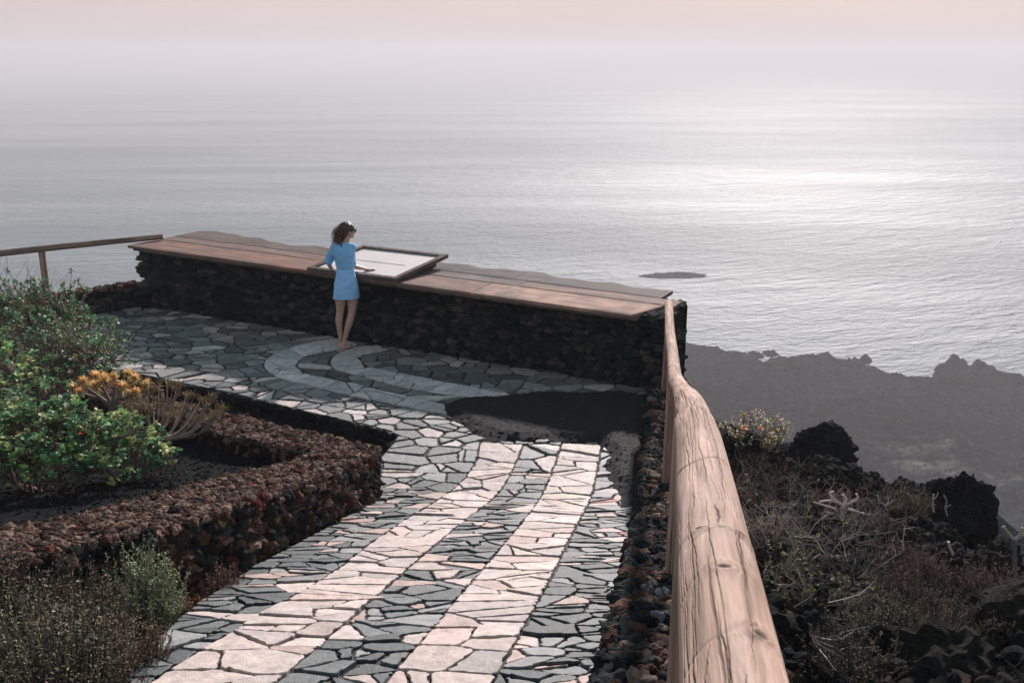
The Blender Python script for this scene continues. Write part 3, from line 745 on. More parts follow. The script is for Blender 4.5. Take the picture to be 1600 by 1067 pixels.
# ---- planter wall, two arms that meet in a corner beside the path
def ph(x, y): return float(gz(y)) + (.47 if y > 8.0 else .44)
FACE = PL_FACE
def offs(line, d):
    out = []
    for k in range(len(line)):
        a = np.array(line[max(0, k - 1)]); b = np.array(line[min(len(line) - 1, k + 1)]); t = (b - a) / np.linalg.norm(b - a); out.append(np.array(line[k]) + np.array([t[1], -t[0]]) * d)
    return out
FC2 = [p + np.array([-.04, .0]) for p in FACEo]
m = MB(); core(m, FC2, FACEin, lambda x, y: float(gz(y)) - .3, lambda x, y: ph(x, y) - .05)
core(m, [p + np.array([-.02, -.04]) for p in ARMo], ARMi, lambda x, y: -.4, lambda x, y: ph(x, y) - .05)
face_stones(m, [tuple(p) for p in FACEo], lambda x, y: float(gz(y)) - .05, lambda x, y: ph(x, y) + .0, .085, .075, 1 if False else -1, rs, PAL_RED + PAL_BLACK[:3], [2, 2, 1.1, 3, 1.2, .7, 2, 2, 2], 3, .065)
face_stones(m, [tuple(p) for p in ARMo], lambda x, y: -.3, lambda x, y: ph(x, y), .12, .09, 1, rs, PAL_RED, None, 2, .06)
face_stones(m, [tuple(p) for p in ARMi], lambda x, y: .1, lambda x, y: ph(x, y), .1, .08, -1, rs, PAL_RED, None, 2, .05)
face_stones(m, [tuple(p) for p in FACEin], lambda x, y: float(gz(y)) + .1, lambda x, y: ph(x, y), .1, .08, 1, rs, PAL_RED, None, 2, .05)
PW = [2, 3, 2.4, 1.2, 2.5, .5]
top_rubble(m, FACEo, FACEin, lambda x, y: ph(x, y) - .02, 5200, .014, .042, rs, PAL_RED, PW, 3, .7)
top_rubble(m, ARMo, ARMi, lambda x, y: ph(x, y) - .02, 3200, .014, .042, rs, PAL_RED, PW, 3, .7)
tag(m.build('planter_wall', M_LAVA), 'low brown lava rubble wall that turns a corner round the planting bed beside the path', 'wall')

m = MB(); face_stones(m, [TERR[1], TERR[2], TERR[3], TERR[4], TERR[5], TERR[6], TERR[7]], lambda x, y: float(gz(y)) - .22, lambda x, y: float(gz(y)) + .0, .15, .07, -1, rs, [(.012, .015, .017), (.02, .022, .024), (.03, .03, .03)], None, 3, .05, .03)
tag(m.build('path_edge', M_LAVA), kind='structure')
# ---- cinder drift over the end of the pale stripes, loose cinders in the beds
DR = [at_z(x, y, .02)[:2] for x, y in [(690, 640), (705, 628), (740, 622), (800, 617), (870, 612), (960, 612), (1030, 618), (1025, 680), (1012, 720), (1008, 770), (1000, 800), (975, 815), (968, 785), (955, 745), (948, 712), (930, 692), (880, 688), (820, 690), (770, 686), (740, 678), (715, 662)]]
xs = np.arange(-1.2, 1.9, .028); ys = np.arange(6.4, 12.0, .028)
def drift_z(x, y):
    d = sdist(x, y, DR, True) * np.where(pip(x, y, DR), 1, -1)
    d = d + .10 * fbm2(x, y, 3.2, 3, 7) + .03 * fbm2(x, y, 14, 2, 8)
    return gz(y) + .012 + .055 * np.clip(d / .14, -1.4, 1) + .02 * np.clip(d, 0, 1) + .010 * fbm2(x, y, 30, 2, 13) + .006 * fbm2(x, y, 70, 2, 14)
def dcol(x, y, z):
    n = np.clip(fbm2(x, y, 1.6, 3, 51) * 2 + (10.3 - y) * .5, 0, 1)[:, None]
    return np.array([.015, .018, .019]) * (1 - n) + np.array([.030, .025, .024]) * n
tag(gridmesh('cinder_drift', xs, ys, drift_z, M_SOIL, dcol, lambda x, y: (sdist(x, y, DR, True) < .22) | pip(x, y, DR)), kind='structure')
m = MB(); P = []
while len(P) < 7000:
    x, y = rs.uniform(-6.5, -1.25), rs.uniform(4.3, 11.8)
    if pip(x, y, PLANT) or (pip(x, y, [(-1.2, 8.4)] + TERR[1:7] + [(-6.5, 11)]) and not pip(x, y, PATH_POLY)): P.append((x, y))
P = np.array(P); s_ = rs.uniform(.006, .017, len(P))
rubble(m, np.c_[P, ground_z(P[:, 0], P[:, 1]) + .003], np.c_[s_, s_, s_ * .8], 2, rs, [(.012, .014, .016), (.03, .03, .033), (.10, .10, .11), (.07, .04, .032)], [6, 3, .6, .9])
P = np.array([(rs.uniform(-1.1, 1.5), rs.uniform(7, 11.3)) for _ in range(900)]); P = P[drift_z(P[:, 0], P[:, 1]) > gz(P[:, 1]) + .02]; s_ = rs.uniform(.004, .013, len(P))
rubble(m, np.c_[P, drift_z(P[:, 0], P[:, 1]) + .002], np.c_[s_, s_, s_ * .7], 2, rs, [(.03, .032, .035), (.06, .06, .06), (.3, .28, .27)], [6, 3, .25])
tag(m.build('loose_cinders', M_LAVA), kind='stuff', label='loose black cinders lying in the beds and on the drift', cat='gravel')

# ================================================================ handrails of round logs
def spline(P, n):
    P = np.asarray(P, float); Q = np.vstack([2 * P[0] - P[1], P, 2 * P[-1] - P[-2]]); L = np.r_[0, np.cumsum(np.linalg.norm(np.diff(P, axis=0), axis=1))]
    s = np.linspace(0, L[-1], n); out = []
    for v in s:
        i = min(max(np.searchsorted(L, v) - 1, 0), len(P) - 2); t = (v - L[i]) / (L[i + 1] - L[i]); a, b, c, d = Q[i:i + 4]
        out.append(.5 * ((2 * b) + (-a + c) * t + (2 * a - 5 * b + 4 * c - d) * t * t + (-a + 3 * b - 3 * c + d) * t ** 3))
    return np.array(out), s
def log(name, pts, rad, nu, nv, parent, matl, seed, cracks=30, knots=(), col=(.50, .33, .27), crackw=.0016, label=None, endcut=0, rings=()):
    rsn = np.random.RandomState(seed); C, s = spline(pts, nv); T = np.gradient(C, axis=0); T /= np.linalg.norm(T, axis=1)[:, None]
    side = np.cross(T, [0, 0, 1.0]); side /= np.linalg.norm(side, axis=1)[:, None]; up = np.cross(side, T)
    r = np.interp(s, np.linspace(0, s[-1], len(rad)), rad)
    th = np.arange(nu) * 2 * math.pi / nu; S, TH = np.meshgrid(s, th, indexing='ij'); Rr = np.repeat(r[:, None], nu, 1)
    low = .05 * fbm(np.stack([np.cos(TH) * .7, np.sin(TH) * .7, S * 1.3 + seed], -1), 3, seed)
    fine = .008 * fbm(np.stack([np.cos(TH) * 5, np.sin(TH) * 5, S * 3 + seed], -1), 3, seed + 4)
    Rr = Rr * (1 + low + fine)
    dark = np.zeros_like(S); arc0 = TH * r.mean()
    for _ in range(cracks):
        a0 = rsn.uniform(0, 2 * math.pi); s0 = rsn.uniform(0, s[-1]); ln = rsn.uniform(.12, .6) * (1 if rsn.rand() < .6 else 2.0); w = crackw * rsn.choice([.3, .45, .6, 1.0], p=[.3, .3, .25, .15]); ph_ = rsn.uniform(0, 9)
        k = (s > s0) & (s < s0 + ln)
        if not k.any(): continue
        u = (s[k] - s0) / ln; ac = a0 + .04 * np.sin(u * 5 + ph_) + .012 * np.sin(u * 19 + ph_ * 2) + .006 * np.sin(u * 47 + ph_) + rsn.uniform(-.12, .12) * u
        da = np.abs((th[None, :] - ac[:, None] + math.pi) % (2 * math.pi) - math.pi) * r[k][:, None]
        tp = (np.sin(u * math.pi) ** .5)[:, None]; g = np.exp(-(da / (w * (.35 + .65 * tp))) ** 2) * tp
        Rr[k] -= g * .0035 * min(1, w / .001); dark[k] = np.maximum(dark[k], g)
    ring = np.zeros_like(S); grainshift = np.zeros_like(S)
    for (ks, ka, kw) in knots:
        da = ((TH - ka + math.pi) % (2 * math.pi) - math.pi) * r.mean(); ds = S - ks; q = np.hypot(da / kw, ds / (kw * .8))
        Rr += .0035 * np.exp(-(q / 2.6) ** 2) - .006 * np.exp(-(q * 1.4) ** 4); dark = np.maximum(dark, .85 * np.exp(-(q * 1.25) ** 4)); grainshift += np.sign(da) * .012 * np.exp(-(q / 2.2) ** 2)
        ring = np.maximum(ring, .5 * np.exp(-((q - 1.6) / .3) ** 2))
        # arched ridge left by the cut branch whorl
        arch = ds + .030 * np.abs(da / .05) ** 1.6 * 1.0 - .012; ring = np.maximum(ring, .3 * np.exp(-(arch / .006) ** 2) * (np.abs(da) < .085)); Rr -= .0012 * np.exp(-(arch / .006) ** 2) * (np.abs(da) < .09)
    for (ks, kk) in rings:
        arch = S - ks + .035 * np.sin(TH + kk) ** 2 + .01 * np.sin(TH * 3 + kk); ring = np.maximum(ring, .6 * np.exp(-(arch / .005) ** 2)); Rr -= .0022 * np.exp(-(arch / .007) ** 2)
    V = C[:, None, :] + Rr[..., None] * (np.cos(TH)[..., None] * side[:, None, :] + np.sin(TH)[..., None] * up[:, None, :])
    if endcut:                                             # rounded, worn ends
        for e, sg in ((0, 1), (-1, -1)):
            pass
    V = V.reshape(-1, 3); i, j = np.meshgrid(np.arange(nv - 1), np.arange(nu), indexing='ij'); j2 = (j + 1) % nu
    F = np.stack([i * nu + j, (i + 1) * nu + j, (i + 1) * nu + j2, i * nu + j2], -1).reshape(-1, 4)
    tone = 1 + .22 * fbm(np.stack([np.cos(TH), np.sin(TH), S * 1.2 + seed], -1), 3, seed + 8)
    c = np.array(col) * tone[..., None]; grey = np.clip(.25 + .9 * fbm(np.stack([np.cos(TH) * 1.5, np.sin(TH) * 1.5, S * .8 + 5], -1), 3, seed + 2), 0, .6)[..., None]
    c = c * (1 - grey) + np.array([.46, .36, .32]) * grey
    c = c * (1 - .45 * ring[..., None]) * (1 - .88 * np.clip(dark * 1.2, 0, 1)[..., None])
    m = MB(); m.add(V, F, c.reshape(-1, 3))
    for e, base in ((0, 0), (1, (nv - 1) * nu)):           # domed end grain
        cen = C[0] if e == 0 else C[-1]; t = T[0] if e == 0 else T[-1]; sgn = -1 if e == 0 else 1
        ringv = V[base:base + nu]; prev = ringv; idx0 = base
        inner = cen + (ringv - cen) * .86 + t * sgn * .012
        st = m.n; m.add(np.vstack([inner, [cen + t * sgn * .014]]), [[st - st + 0, 1, 2]][:0] or [], np.array(col) * .62)
        m.F.append([([base + q, base + (q + 1) % nu, st + (q + 1) % nu, st + q] if e == 1 else [base + (q + 1) % nu, base + q, st + q, st + (q + 1) % nu]) for q in range(nu)] + [([st + q, st + (q + 1) % nu, st + nu] if e == 1 else [st + (q + 1) % nu, st + q, st + nu]) for q in range(nu)]); m.M.append(np.zeros(2 * nu, int))
    o = m.build(name, matl, parent, smooth=True); local(o, parent)
    g = np.stack([S + seed * 1.3, np.cos(TH) * r.mean() + grainshift, np.sin(TH) * r.mean() + grainshift], -1).reshape(-1, 3); extra = len(o.data.vertices) - len(g); set_grain(o, np.vstack([g, np.tile([seed, 0, 0], (extra, 1)) + np.random.RandomState(1).rand(extra, 3) * .05]))
    if label: o['label'] = label
    return o
def make_logmat(name):
    m = make_wood(name); return m
M_LOG = make_logmat('log_wood')
rail = empty('handrail', (.6, 3.2, 0), 'long log handrail with cracked pale brown wood running down the right side of the path', 'handrail')
A = [(-.17, -1.5, 3.79), (-.02, -.6, 3.60), (.2246, .873, 3.315), (.32, 1.46, 3.203), (.4157, 2.05, 3.087), (.462, 2.36, 3.02)]
Bp = [(.455, 2.30, 3.005), (.50, 2.54, 2.955), (.605, 3.2, 2.776), (.78, 4.25, 2.44), (.95, 5.3, 2.11), (1.096, 6.37, 1.83), (1.20, 7.0, 1.67)]
Cp = [(1.20, 7.02, 1.665), (1.36, 8.03, 1.45), (1.58, 9.6, 1.26), (1.826, 11.28, 1.115)]
CB = np.array([0, 0, CAM_Z])
def knot_at(px, py, pts):
    C, s = spline(pts, 400); d = C - CB; dep = d[:, 1] * CP - d[:, 2] * SP; v = -(d[:, 1] * SP + d[:, 2] * CP); yy = 533.5 + FPX * v / dep; xx = 800 + FPX * d[:, 0] / dep
    k = int(np.argmin(np.where(dep > .2, np.abs(yy - py), 1e9))); T = C[min(k + 1, 399)] - C[k - 1]; T /= np.linalg.norm(T); side = np.cross(T, [0, 0, 1.0]); side /= np.linalg.norm(side); up = np.cross(side, T)
    vd = -d[k] - T * np.dot(-d[k], T); vd /= np.linalg.norm(vd); lat = np.cross(T, vd) * 1.0
    if lat[0] < 0: lat = -lat
    off = np.clip((px - xx[k]) / (FPX * .054 / dep[k]), -.95, .95); a = math.asin(off); dv = vd * math.cos(a) + lat * math.sin(a)
    return s[k], math.atan2(dv @ up, dv @ side), .012
kn = [knot_at(1140, 952, A), knot_at(1100, 880, A), knot_at(1166, 880, A), knot_at(1195, 1064, A)]
kn = [(a, b, w) for (a, b, _), w in zip(kn, (.011, .007, .010, .009))]
log('log', A, [.056, .055, .0545, .054, .053], 400, 1500, rail, M_LOG, 3, 330, kn, (.47, .33, .265), .0017, 'nearest log, thick and deeply cracked with knots', rings=[(kn[1][0] + .52, 2.2)])
log('log', Bp, [.049, .050, .0485, .0475], 160, 1100, rail, M_LOG, 5, 200, [knot_at(1072, 628, Bp)], (.46, .325, .265), .0022, None, rings=[(.35, 1)])
log('log', Cp, [.0485, .048, .047], 96, 700, rail, M_LOG, 8, 70, [knot_at(1050, 545, Cp)], (.46, .33, .27), .0028)
def post(px_, py_, ztop, zbot, r, seed, parent, label=None):
    return log('post', [(px_, py_, zbot), (px_ + .004, py_, (zbot + ztop) / 2), (px_, py_ + .004, ztop)], [r, r, r * .97], 40, 90, parent, M_LOG, seed, 14, [], (.20, .115, .09), .003, label)
# a vertical log needs another side vector than the sloping ones, np.cross(T, z) is nearly zero there: lean it a hair
def post2(x, y, ztop, zbot, r, seed, parent):
    return log('post', [(x - .006, y - .004, zbot), (x, y, (zbot + ztop) / 2), (x + .006, y + .004, ztop)], [r * 1.03, r, r], 48, 120, parent, M_LOG, seed, 16, [], (.21, .12, .095), .003)
def rail_at(pts, y):
    C, s = spline(pts, 300); k = int(np.argmin(np.abs(C[:, 1] - y))); return C[k]
for k, (pp, y) in enumerate([(A, 2.08), (A, -.3), (Bp, 5.2), (Cp, 8.3), (Cp, 11.0)]):
    c = rail_at(pp, y); post2(c[0] + (.006 if k else -.002), c[1], c[2] - .035, float(gz(y)) - .05, .046, 20 + k, rail)
lrail = empty('handrail', (-7.05, 14.7, 0), 'dark round wooden handrail on a post at the far left end of the terrace', 'handrail')
LR = [(-5.62, 15.82, 1.085), (-7.06, 14.70, 1.10), (-8.6, 13.45, 1.10), (-10.2, 12.15, 1.12)]
log('log', LR, [.043, .047, .05, .05], 48, 260, lrail, M_LOG, 31, 30, [], (.11, .075, .065), .003)
for k, (x, y) in enumerate([(-7.06, 14.72), (-9.4, 12.82)]): post2(x, y, 1.075, -.05, .05, 40 + k, lrail)
# ================================================================ plants
def on_ground(px, py):
    r = ray(px, py); t = np.linspace(1.0, 26, 2500); P = r * t[:, None]; P[:, 2] += CAM_Z
    h_ = P[:, 2] < ground_z(P[:, 0], P[:, 1]); k = np.argmax(h_) if h_.any() and not h_[0] else int(np.argmin(np.abs(P[:, 1] - 10.6))); return P[k] if P[k][1] < 14 else at_y(px, py, 10.6)
def leaf_fan(mb, base, d, length, width, col, droop=0, pts=6, cup=.0):
    """one small leaf blade standing at base and pointing along d"""
    d = d / (np.linalg.norm(d) + 1e-9); a = np.cross(d, [0, 0, 1.0]); la = np.linalg.norm(a); a = a / la if la > .05 else np.array([1.0, 0, 0]); n = np.cross(a, d)
    if pts == 6: prof = [(0, 0), (.35, .42), (.75, .5), (1, .0), (.75, -.5), (.35, -.42)]
    elif pts == 8: prof = [(0, .03), (.22, .33), (.5, .5), (.8, .42), (1, .0), (.8, -.42), (.5, -.5), (.22, -.33)]
    else: prof = [(0, .35), (.55, .5), (1, 0), (.55, -.5)]
    V = [base + d * length * u + a * width * v + n * (cup * abs(v) * width - droop * u * u * length) for u, v in prof]
    mb.add(V, [list(range(len(V)))], col)
def curve(p0, p1, bend, k=6, rs=np.random):
    t = np.linspace(0, 1, k)[:, None]; p0 = np.asarray(p0, float); p1 = np.asarray(p1, float)
    mid = (p0 + p1) / 2 + bend; P = (1 - t) ** 2 * p0 + 2 * t * (1 - t) * mid + t * t * p1
    P[1:-1] += rs.normal(0, .012 * np.linalg.norm(p1 - p0), (k - 2, 3)); return P
def leafy(name, label, loc, rx, ry, h, tips, seed, leafcol, barkcol, nl=9, ll=.035, lw=.034, pts=8, group=None, cat='shrub', low=.12, extra_twigs=0, stretch=1.0, mid=14, fl=None):
    rs = np.random.RandomState(seed); root = empty(name, tuple(loc), label, cat, group)
    br, lf = MB(), MB(); leafcol = np.asarray(leafcol, float)
    M = []
    for k in range(mid):
        a = rs.uniform(0, 2 * math.pi); q = rs.uniform(.15, .75) ** .7; M.append([math.cos(a) * rx * q, math.sin(a) * ry * q, h * rs.uniform(.25, .62)])
    M = np.array(M)
    for m_ in M: tube(br, curve((rs.normal(0, .03), rs.normal(0, .03), -.05), m_, np.array([m_[0] * .3, m_[1] * .3, -h * .12]), 6, rs), np.linspace(.017, .008, 6), 5, barkcol, False)
    n = 0
    while n < tips:
        u = rs.normal(size=3); u /= np.linalg.norm(u); u[2] = abs(u[2]) if rs.rand() < .8 else u[2] * .4
        q = rs.uniform(.55, 1.0) ** .6; lump = 1 + .28 * float(fbm(np.array([u * 2.1 + seed]), 2, seed)[0]) * 2
        p = np.array([u[0] * rx * q * lump, u[1] * ry * q * lump, h * (low + .42) + u[2] * h * (.55 - low * .3) * q * lump * stretch])
        if p[2] < .03: continue
        if float(fbm(np.array([p * 5 / max(h, .5) + seed * 2.2]), 2, seed + 7)[0]) < -.16: n += .3; continue
        n += 1; k = int(np.argmin(((M - p) ** 2).sum(1)))
        P = curve(M[k], p, np.array([0, 0, -.06]), 5, rs); tube(br, P, np.linspace(.0065, .0028, 5), 3, np.array(barkcol) * rs.uniform(.7, 1.3), False)
        d = P[-1] - P[-2]; d /= np.linalg.norm(d); d = d + np.array([0, 0, .5]); d /= np.linalg.norm(d)
        base = leafcol[rs.randint(len(leafcol))] * rs.uniform(.8, 1.75)
        for j in range(nl):
            w = rs.normal(size=3); w -= d * np.dot(w, d); w /= np.linalg.norm(w) + 1e-9; e = w * rs.uniform(.6, 1.1) + d * rs.uniform(.1, 1.0)
            s = rs.choice([.55, .8, 1.0, 1.35]); leaf_fan(lf, p - d * rs.uniform(0, .05) + w * .004, e, ll * s, lw * s, base * rs.uniform(.8, 1.25), .1, pts, .25)
    for _ in range(extra_twigs):
        m_ = M[rs.randint(mid)]; u = rs.normal(size=3); u[2] = abs(u[2]) * 1.1 + .2; u /= np.linalg.norm(u); tube(br, curve(m_, np.array([u[0] * rx, u[1] * ry, h * .35 + u[2] * h * .85]), np.array([0, 0, -.03]), 6, rs), np.linspace(.004, .0014, 6), 3, (.16, .12, .10), False)
    br.build('branches', M_BARK, root); lf.build('foliage', M_LEAF, root)
    if fl:
        for (x, y, z, r_, c_) in fl:
            f = MB()
            for _ in range(30):
                e = rs.normal(size=3); e[2] = abs(e[2]); leaf_fan(f, np.array([x, y, z]), e, r_ * rs.uniform(.7, 1.1), r_ * .4, np.array(c_) * rs.uniform(.7, 1.3), 0, 4)
            f.build('flower', M_LEAF, root)
    return root
GREENS = [(.07, .19, .08), (.12, .27, .11), (.19, .31, .10), (.05, .13, .07), (.31, .36, .14), (.11, .15, .06)]
DULL = [(.06, .16, .07), (.10, .18, .07), (.06, .20, .10), (.18, .16, .08), (.05, .11, .06)]
def gp(px, py, y=None):
    if y is not None: return at_y(px, py, y)
    return on_ground(px, py)
def grounded(p): return np.array([p[0], p[1], float(ground_z(np.array(p[0]), np.array(p[1])))])
tw = [.17, .12, .10]
leafy('leafy_shrub', 'large green shrub with round glossy leaves spilling over the planting bed, nearest the planter wall', grounded(gp(62, 765)), .80, .55, .80, 760, 11, GREENS, tw, 9, .036, .036, low=.02, extra_twigs=30, mid=20, fl=[(.48, -.2, .55, .02, (.7, .07, .03)), (.05, -.3, .6, .015, (.6, .12, .03))])
leafy('leafy_shrub', 'small low green shrub with round leaves at the foot of the dry branching spurge', grounded(gp(205, 752)), .34, .3, .42, 130, 12, GREENS, tw, 9, .036, .036, low=.0, mid=10, extra_twigs=8)
leafy('leafy_shrub', 'green round-leaved shrub cut by the left edge of the photo', grounded(gp(-30, 700)), .85, .8, 1.15, 480, 13, GREENS, tw, 9, .038, .038, low=.05, mid=18, extra_twigs=20)
leafy('leafy_shrub', 'dull green and brown shrub behind the orange-topped succulent', grounded(gp(95, 640)), .75, .7, 1.0, 420, 14, DULL, tw, 8, .03, .028, low=.05, mid=18, extra_twigs=90)
leafy('leafy_shrub', 'twiggy green shrub in front of the left handrail post', grounded(at_y(62, 520, 12.3)), .95, .85, 1.22, 520, 15, DULL + GREENS[:2], tw, 10, .035, .033, low=.05, mid=18, extra_twigs=80)
leafy('leafy_shrub', 'green shrub reaching over the left end of the low stone wall', grounded(at_y(118, 540, 11.5)), .55, .55, .92, 260, 16, GREENS[:3] + DULL[:2], tw, 9, .034, .032, low=.05, mid=14, extra_twigs=40)
leafy('leafy_shrub', 'tallest twiggy shrub at the far left below the handrail', grounded(at_y(-12, 500, 12.0)), .9, .85, 1.5, 520, 17, DULL + GREENS[:2], tw, 9, .034, .032, low=.05, mid=18, extra_twigs=50)

# ---- succulent with orange flower heads
def px_tubes(mb, lines, y0, base, c, n=6):
    """branches given as image outlines standing at the real distance y0 (each node: px, py, radius, offset in depth)"""
    for l in lines:
        P = np.array([at_y(a[0], a[1], y0 + (a[3] if len(a) > 3 else 0)) for a in l]) - base; r = [a[2] for a in l]
        Pn, s = spline(P, max(5, 4 * len(P))) if len(P) > 1 else (P, None)
        tube(mb, Pn, np.interp(np.linspace(0, 1, len(Pn)), np.linspace(0, 1, len(r)), r), n, c, True)
def tuft(mb, p, d, n, l, w, cols, rs, spread=1.0, pts=4, droop=.1):
    d = np.asarray(d, float); d /= np.linalg.norm(d)
    for _ in range(n):
        e = d + rs.normal(size=3) * spread * .6; leaf_fan(mb, p + rs.normal(0, .004, 3), e, l * rs.uniform(.6, 1.15), w, np.array(cols[rs.randint(len(cols))]) * rs.uniform(.7, 1.3), droop, pts, .3)
rs = np.random.RandomState(40)
YB = 8.75; base = grounded(at_y(172, 690, YB)); root = empty('flowering_succulent', tuple(base), 'grey-stemmed succulent crowned with orange flower heads in the planting bed', 'plant')
YB = base[1]; br = MB()
heads = [(115, 606, .0), (131, 594, .1), (150, 586, .05), (163, 590, -.1), (178, 589, .1), (201, 583, .05), (211, 590, -.05), (229, 599, .05), (193, 604, -.12), (212, 612, -.1), (150, 602, -.15), (124, 612, -.1)]
px_tubes(br, [[(166, 690, .032), (168, 660, .028), (175, 636, .025)], [(180, 690, .03, .1), (190, 660, .026, .1), (204, 628, .02, .1)], [(175, 636, .026), (158, 622, .016), (136, 606, .010)], [(175, 636, .024), (166, 615, .014), (157, 600, .01)], [(175, 636, .024), (178, 615, .014), (180, 598, .01)],
    [(175, 636, .024), (188, 616, .016), (190, 598, .011)], [(204, 628, .02, .1), (215, 620, .012), (229, 606, .009)], [(175, 640, .02), (195, 630, .014), (212, 618, .010, -.1)], [(158, 622, .014), (140, 618, .01), (122, 610, .008, -.1)], [(190, 606, .011), (200, 596, .01), (206, 592, .008)]], YB, base, (.17, .14, .125))
br.build('stem', M_BARK, root)
for px, py, dy in heads:
    p = at_y(px, py, YB + dy) - base; f = MB(); r_ = rs.uniform(.070, .090)
    tuft(f, p - [0, 0, .02], (0, 0, 1), 110, r_, .011, [(.85, .50, .22), (.88, .64, .30), (.75, .36, .15), (.9, .78, .48)], rs, 1.25); tuft(f, p - [0, 0, .03], (0, 0, .4), 26, r_ * 1.0, .016, [(.25, .30, .10), (.4, .36, .12)], rs, 1.6)
    f.build('flower_head', M_LEAF, root)
# ---- dry branching spurge
YB = 8.15; base = grounded(at_y(238, 722, YB)); YB = base[1]; root = empty('dry_spurge', tuple(base), 'dry spurge with bare pale curved branches and khaki tufts beside the planter wall arm', 'plant')
br, lf = MB(), MB(); px_tubes(br, [[(238, 722, .034), (237, 702, .032), (239, 688, .034)]], YB, base, (.10, .085, .08), 8)
tips = [(300, 660), (335, 652), (322, 636), (342, 640), (290, 622), (312, 628), (275, 612), (262, 604), (248, 610), (255, 628), (230, 618), (216, 628), (205, 640), (198, 655), (203, 668), (240, 640), (280, 640), (268, 650), (226, 640), (318, 655), (328, 622)]
for q, (px, py) in enumerate(tips):
    side = (px - 238) / 100; mid_ = (238 + (px - 238) * .72 + rs.uniform(-8, 8), 692 - (692 - py) * (.34 if abs(side) > .3 else .55)); dy = rs.uniform(-.28, .28)
    px_tubes(br, [[(239, 692, .012), (*mid_, .008, dy * .6), (px, py, .0045, dy)]], YB, base, np.array((.36, .29, .26)) * rs.choice([.5, 1.0, 1.4]), 5)
    p = at_y(px, py, YB + dy) - base; tuft(lf, p, (side * .8, 0, 1), 24, .085, .009, [(.26, .19, .10), (.20, .17, .08), (.15, .11, .07), (.32, .25, .14)], rs, .8)
    for _ in range(2):
        p2 = at_y(px + rs.uniform(-14, 14), py + rs.uniform(-8, 12), YB + dy) - base; tube(br, curve(at_y(*mid_, YB + dy * .6) - base, p2, np.zeros(3), 5, rs), np.linspace(.006, .003, 5), 4, (.24, .19, .17), False); tuft(lf, p2, (side * .8, 0, 1), 16, .075, .008, [(.24, .18, .09), (.16, .13, .07), (.12, .09, .06)], rs, .8)
br.build('branches', M_BARK, root); lf.build('foliage', M_LEAF, root)

# ---- heath shrubs in front of the planter wall
def heath(name, label, loc, rad, h, stems, seed, colb, colt, lean=(0, 0), cat='shrub', group=None, nleaf=22, leafl=.016, spread=.8):
    rs = np.random.RandomState(seed); root = empty(name, tuple(loc), label, cat, group); br, lf = MB(), MB(); colb, colt = np.array(colb), np.array(colt)
    for _ in range(stems):
        a = rs.uniform(0, 2 * math.pi); q = math.sqrt(rs.rand()); b = np.array([math.cos(a) * q * rad * .35, math.sin(a) * q * rad * .35, -.02])
        hh = h * rs.uniform(.55, 1.08) * (1 - .35 * q * q); tip = np.array([math.cos(a) * q * rad * spread + lean[0], math.sin(a) * q * rad * spread + lean[1], hh]) + rs.normal(0, .03, 3)
        P = curve(b, tip, np.array([math.cos(a), math.sin(a), 0]) * rad * .12 * q, 7, rs); tube(br, P, np.linspace(.0038, .0012, 7), 3, colb * rs.uniform(.6, 1.3), False); br_ = rs.choice([.55, 1.0, 1.9], p=[.5, .3, .2])
        kt = np.clip(rs.rand() * 1.2 - .1, 0, 1)
        for j in range(nleaf):
            t = rs.uniform(.25, 1); i = min(int(t * 6), 5); p = P[i] + (P[i + 1] - P[i]) * (t * 6 - i); e = rs.normal(size=3) * .8 + (P[i + 1] - P[i]) / np.linalg.norm(P[i + 1] - P[i])
            c = colb * (1 - kt * t) + colt * kt * t; s = rs.uniform(.7, 1.4); leaf_fan(lf, p, e, leafl * s, leafl * .35 * s, c * br_ * rs.uniform(.7, 1.35), 0, 4)
        if rs.rand() < .5:
            for _ in range(3):
                i = rs.randint(2, 6); e = rs.normal(size=3) * .5 + [0, 0, 1]; e /= np.linalg.norm(e); q2 = P[i] + e * h * rs.uniform(.1, .25); tube(br, curve(P[i], q2, np.zeros(3), 4, rs), np.linspace(.002, .0009, 4), 3, colb, False)
                for _ in range(8): leaf_fan(lf, P[i] + (q2 - P[i]) * rs.rand(), rs.normal(size=3) + [0, 0, .5], leafl * rs.uniform(.7, 1.3), leafl * .35, (colb * .5 + colt * .5) * rs.uniform(.7, 1.3), 0, 4)
    br.build('branches', M_DRY, root); lf.build('foliage', M_DRY, root); return root
HB, HT = (.12, .10, .08), (.38, .36, .24)
heath('heath_shrub', 'largest dark dry heath shrub in the bottom left corner in front of the planter wall', grounded(at_g(60, 1100)), .56, .66, 380, 1, HB, HT, (-.05, 0))
heath('heath_shrub', 'brown heath shrub with upright stems reaching up the planter wall face', grounded(at_g(100, 1005)), .44, .54, 300, 2, HB, (.24, .17, .12), (0, 0))
heath('heath_shrub', 'grey-green feathery heath shrub growing against the planter wall above the paving', grounded(at_g(215, 965)), .30, .50, 420, 3, (.18, .19, .13), (.42, .48, .28), (0, .05), nleaf=30)
heath('heath_shrub', 'brown heath shrub hanging over the edge of the slabs', grounded(at_g(190, 1035)), .28, .34, 240, 4, (.10, .07, .06), (.26, .19, .13), (0, 0))
heath('heath_shrub', 'dark heath shrub cut off by the bottom edge of the photo', grounded(at_g(110, 1110)), .36, .42, 260, 5, (.06, .05, .042), (.17, .13, .09))
heath('heath_shrub', 'heath shrub with pale dry tips at the left edge below the planter wall top', grounded(at_g(5, 1010)), .45, .68, 260, 6, HB, (.30, .24, .16))
heath('dry_tuft', 'small reddish-brown dry tuft at the foot of the planter wall', grounded(at_g(345, 915)), .17, .26, 110, 7, (.12, .07, .055), (.20, .12, .09), cat='dry grass')
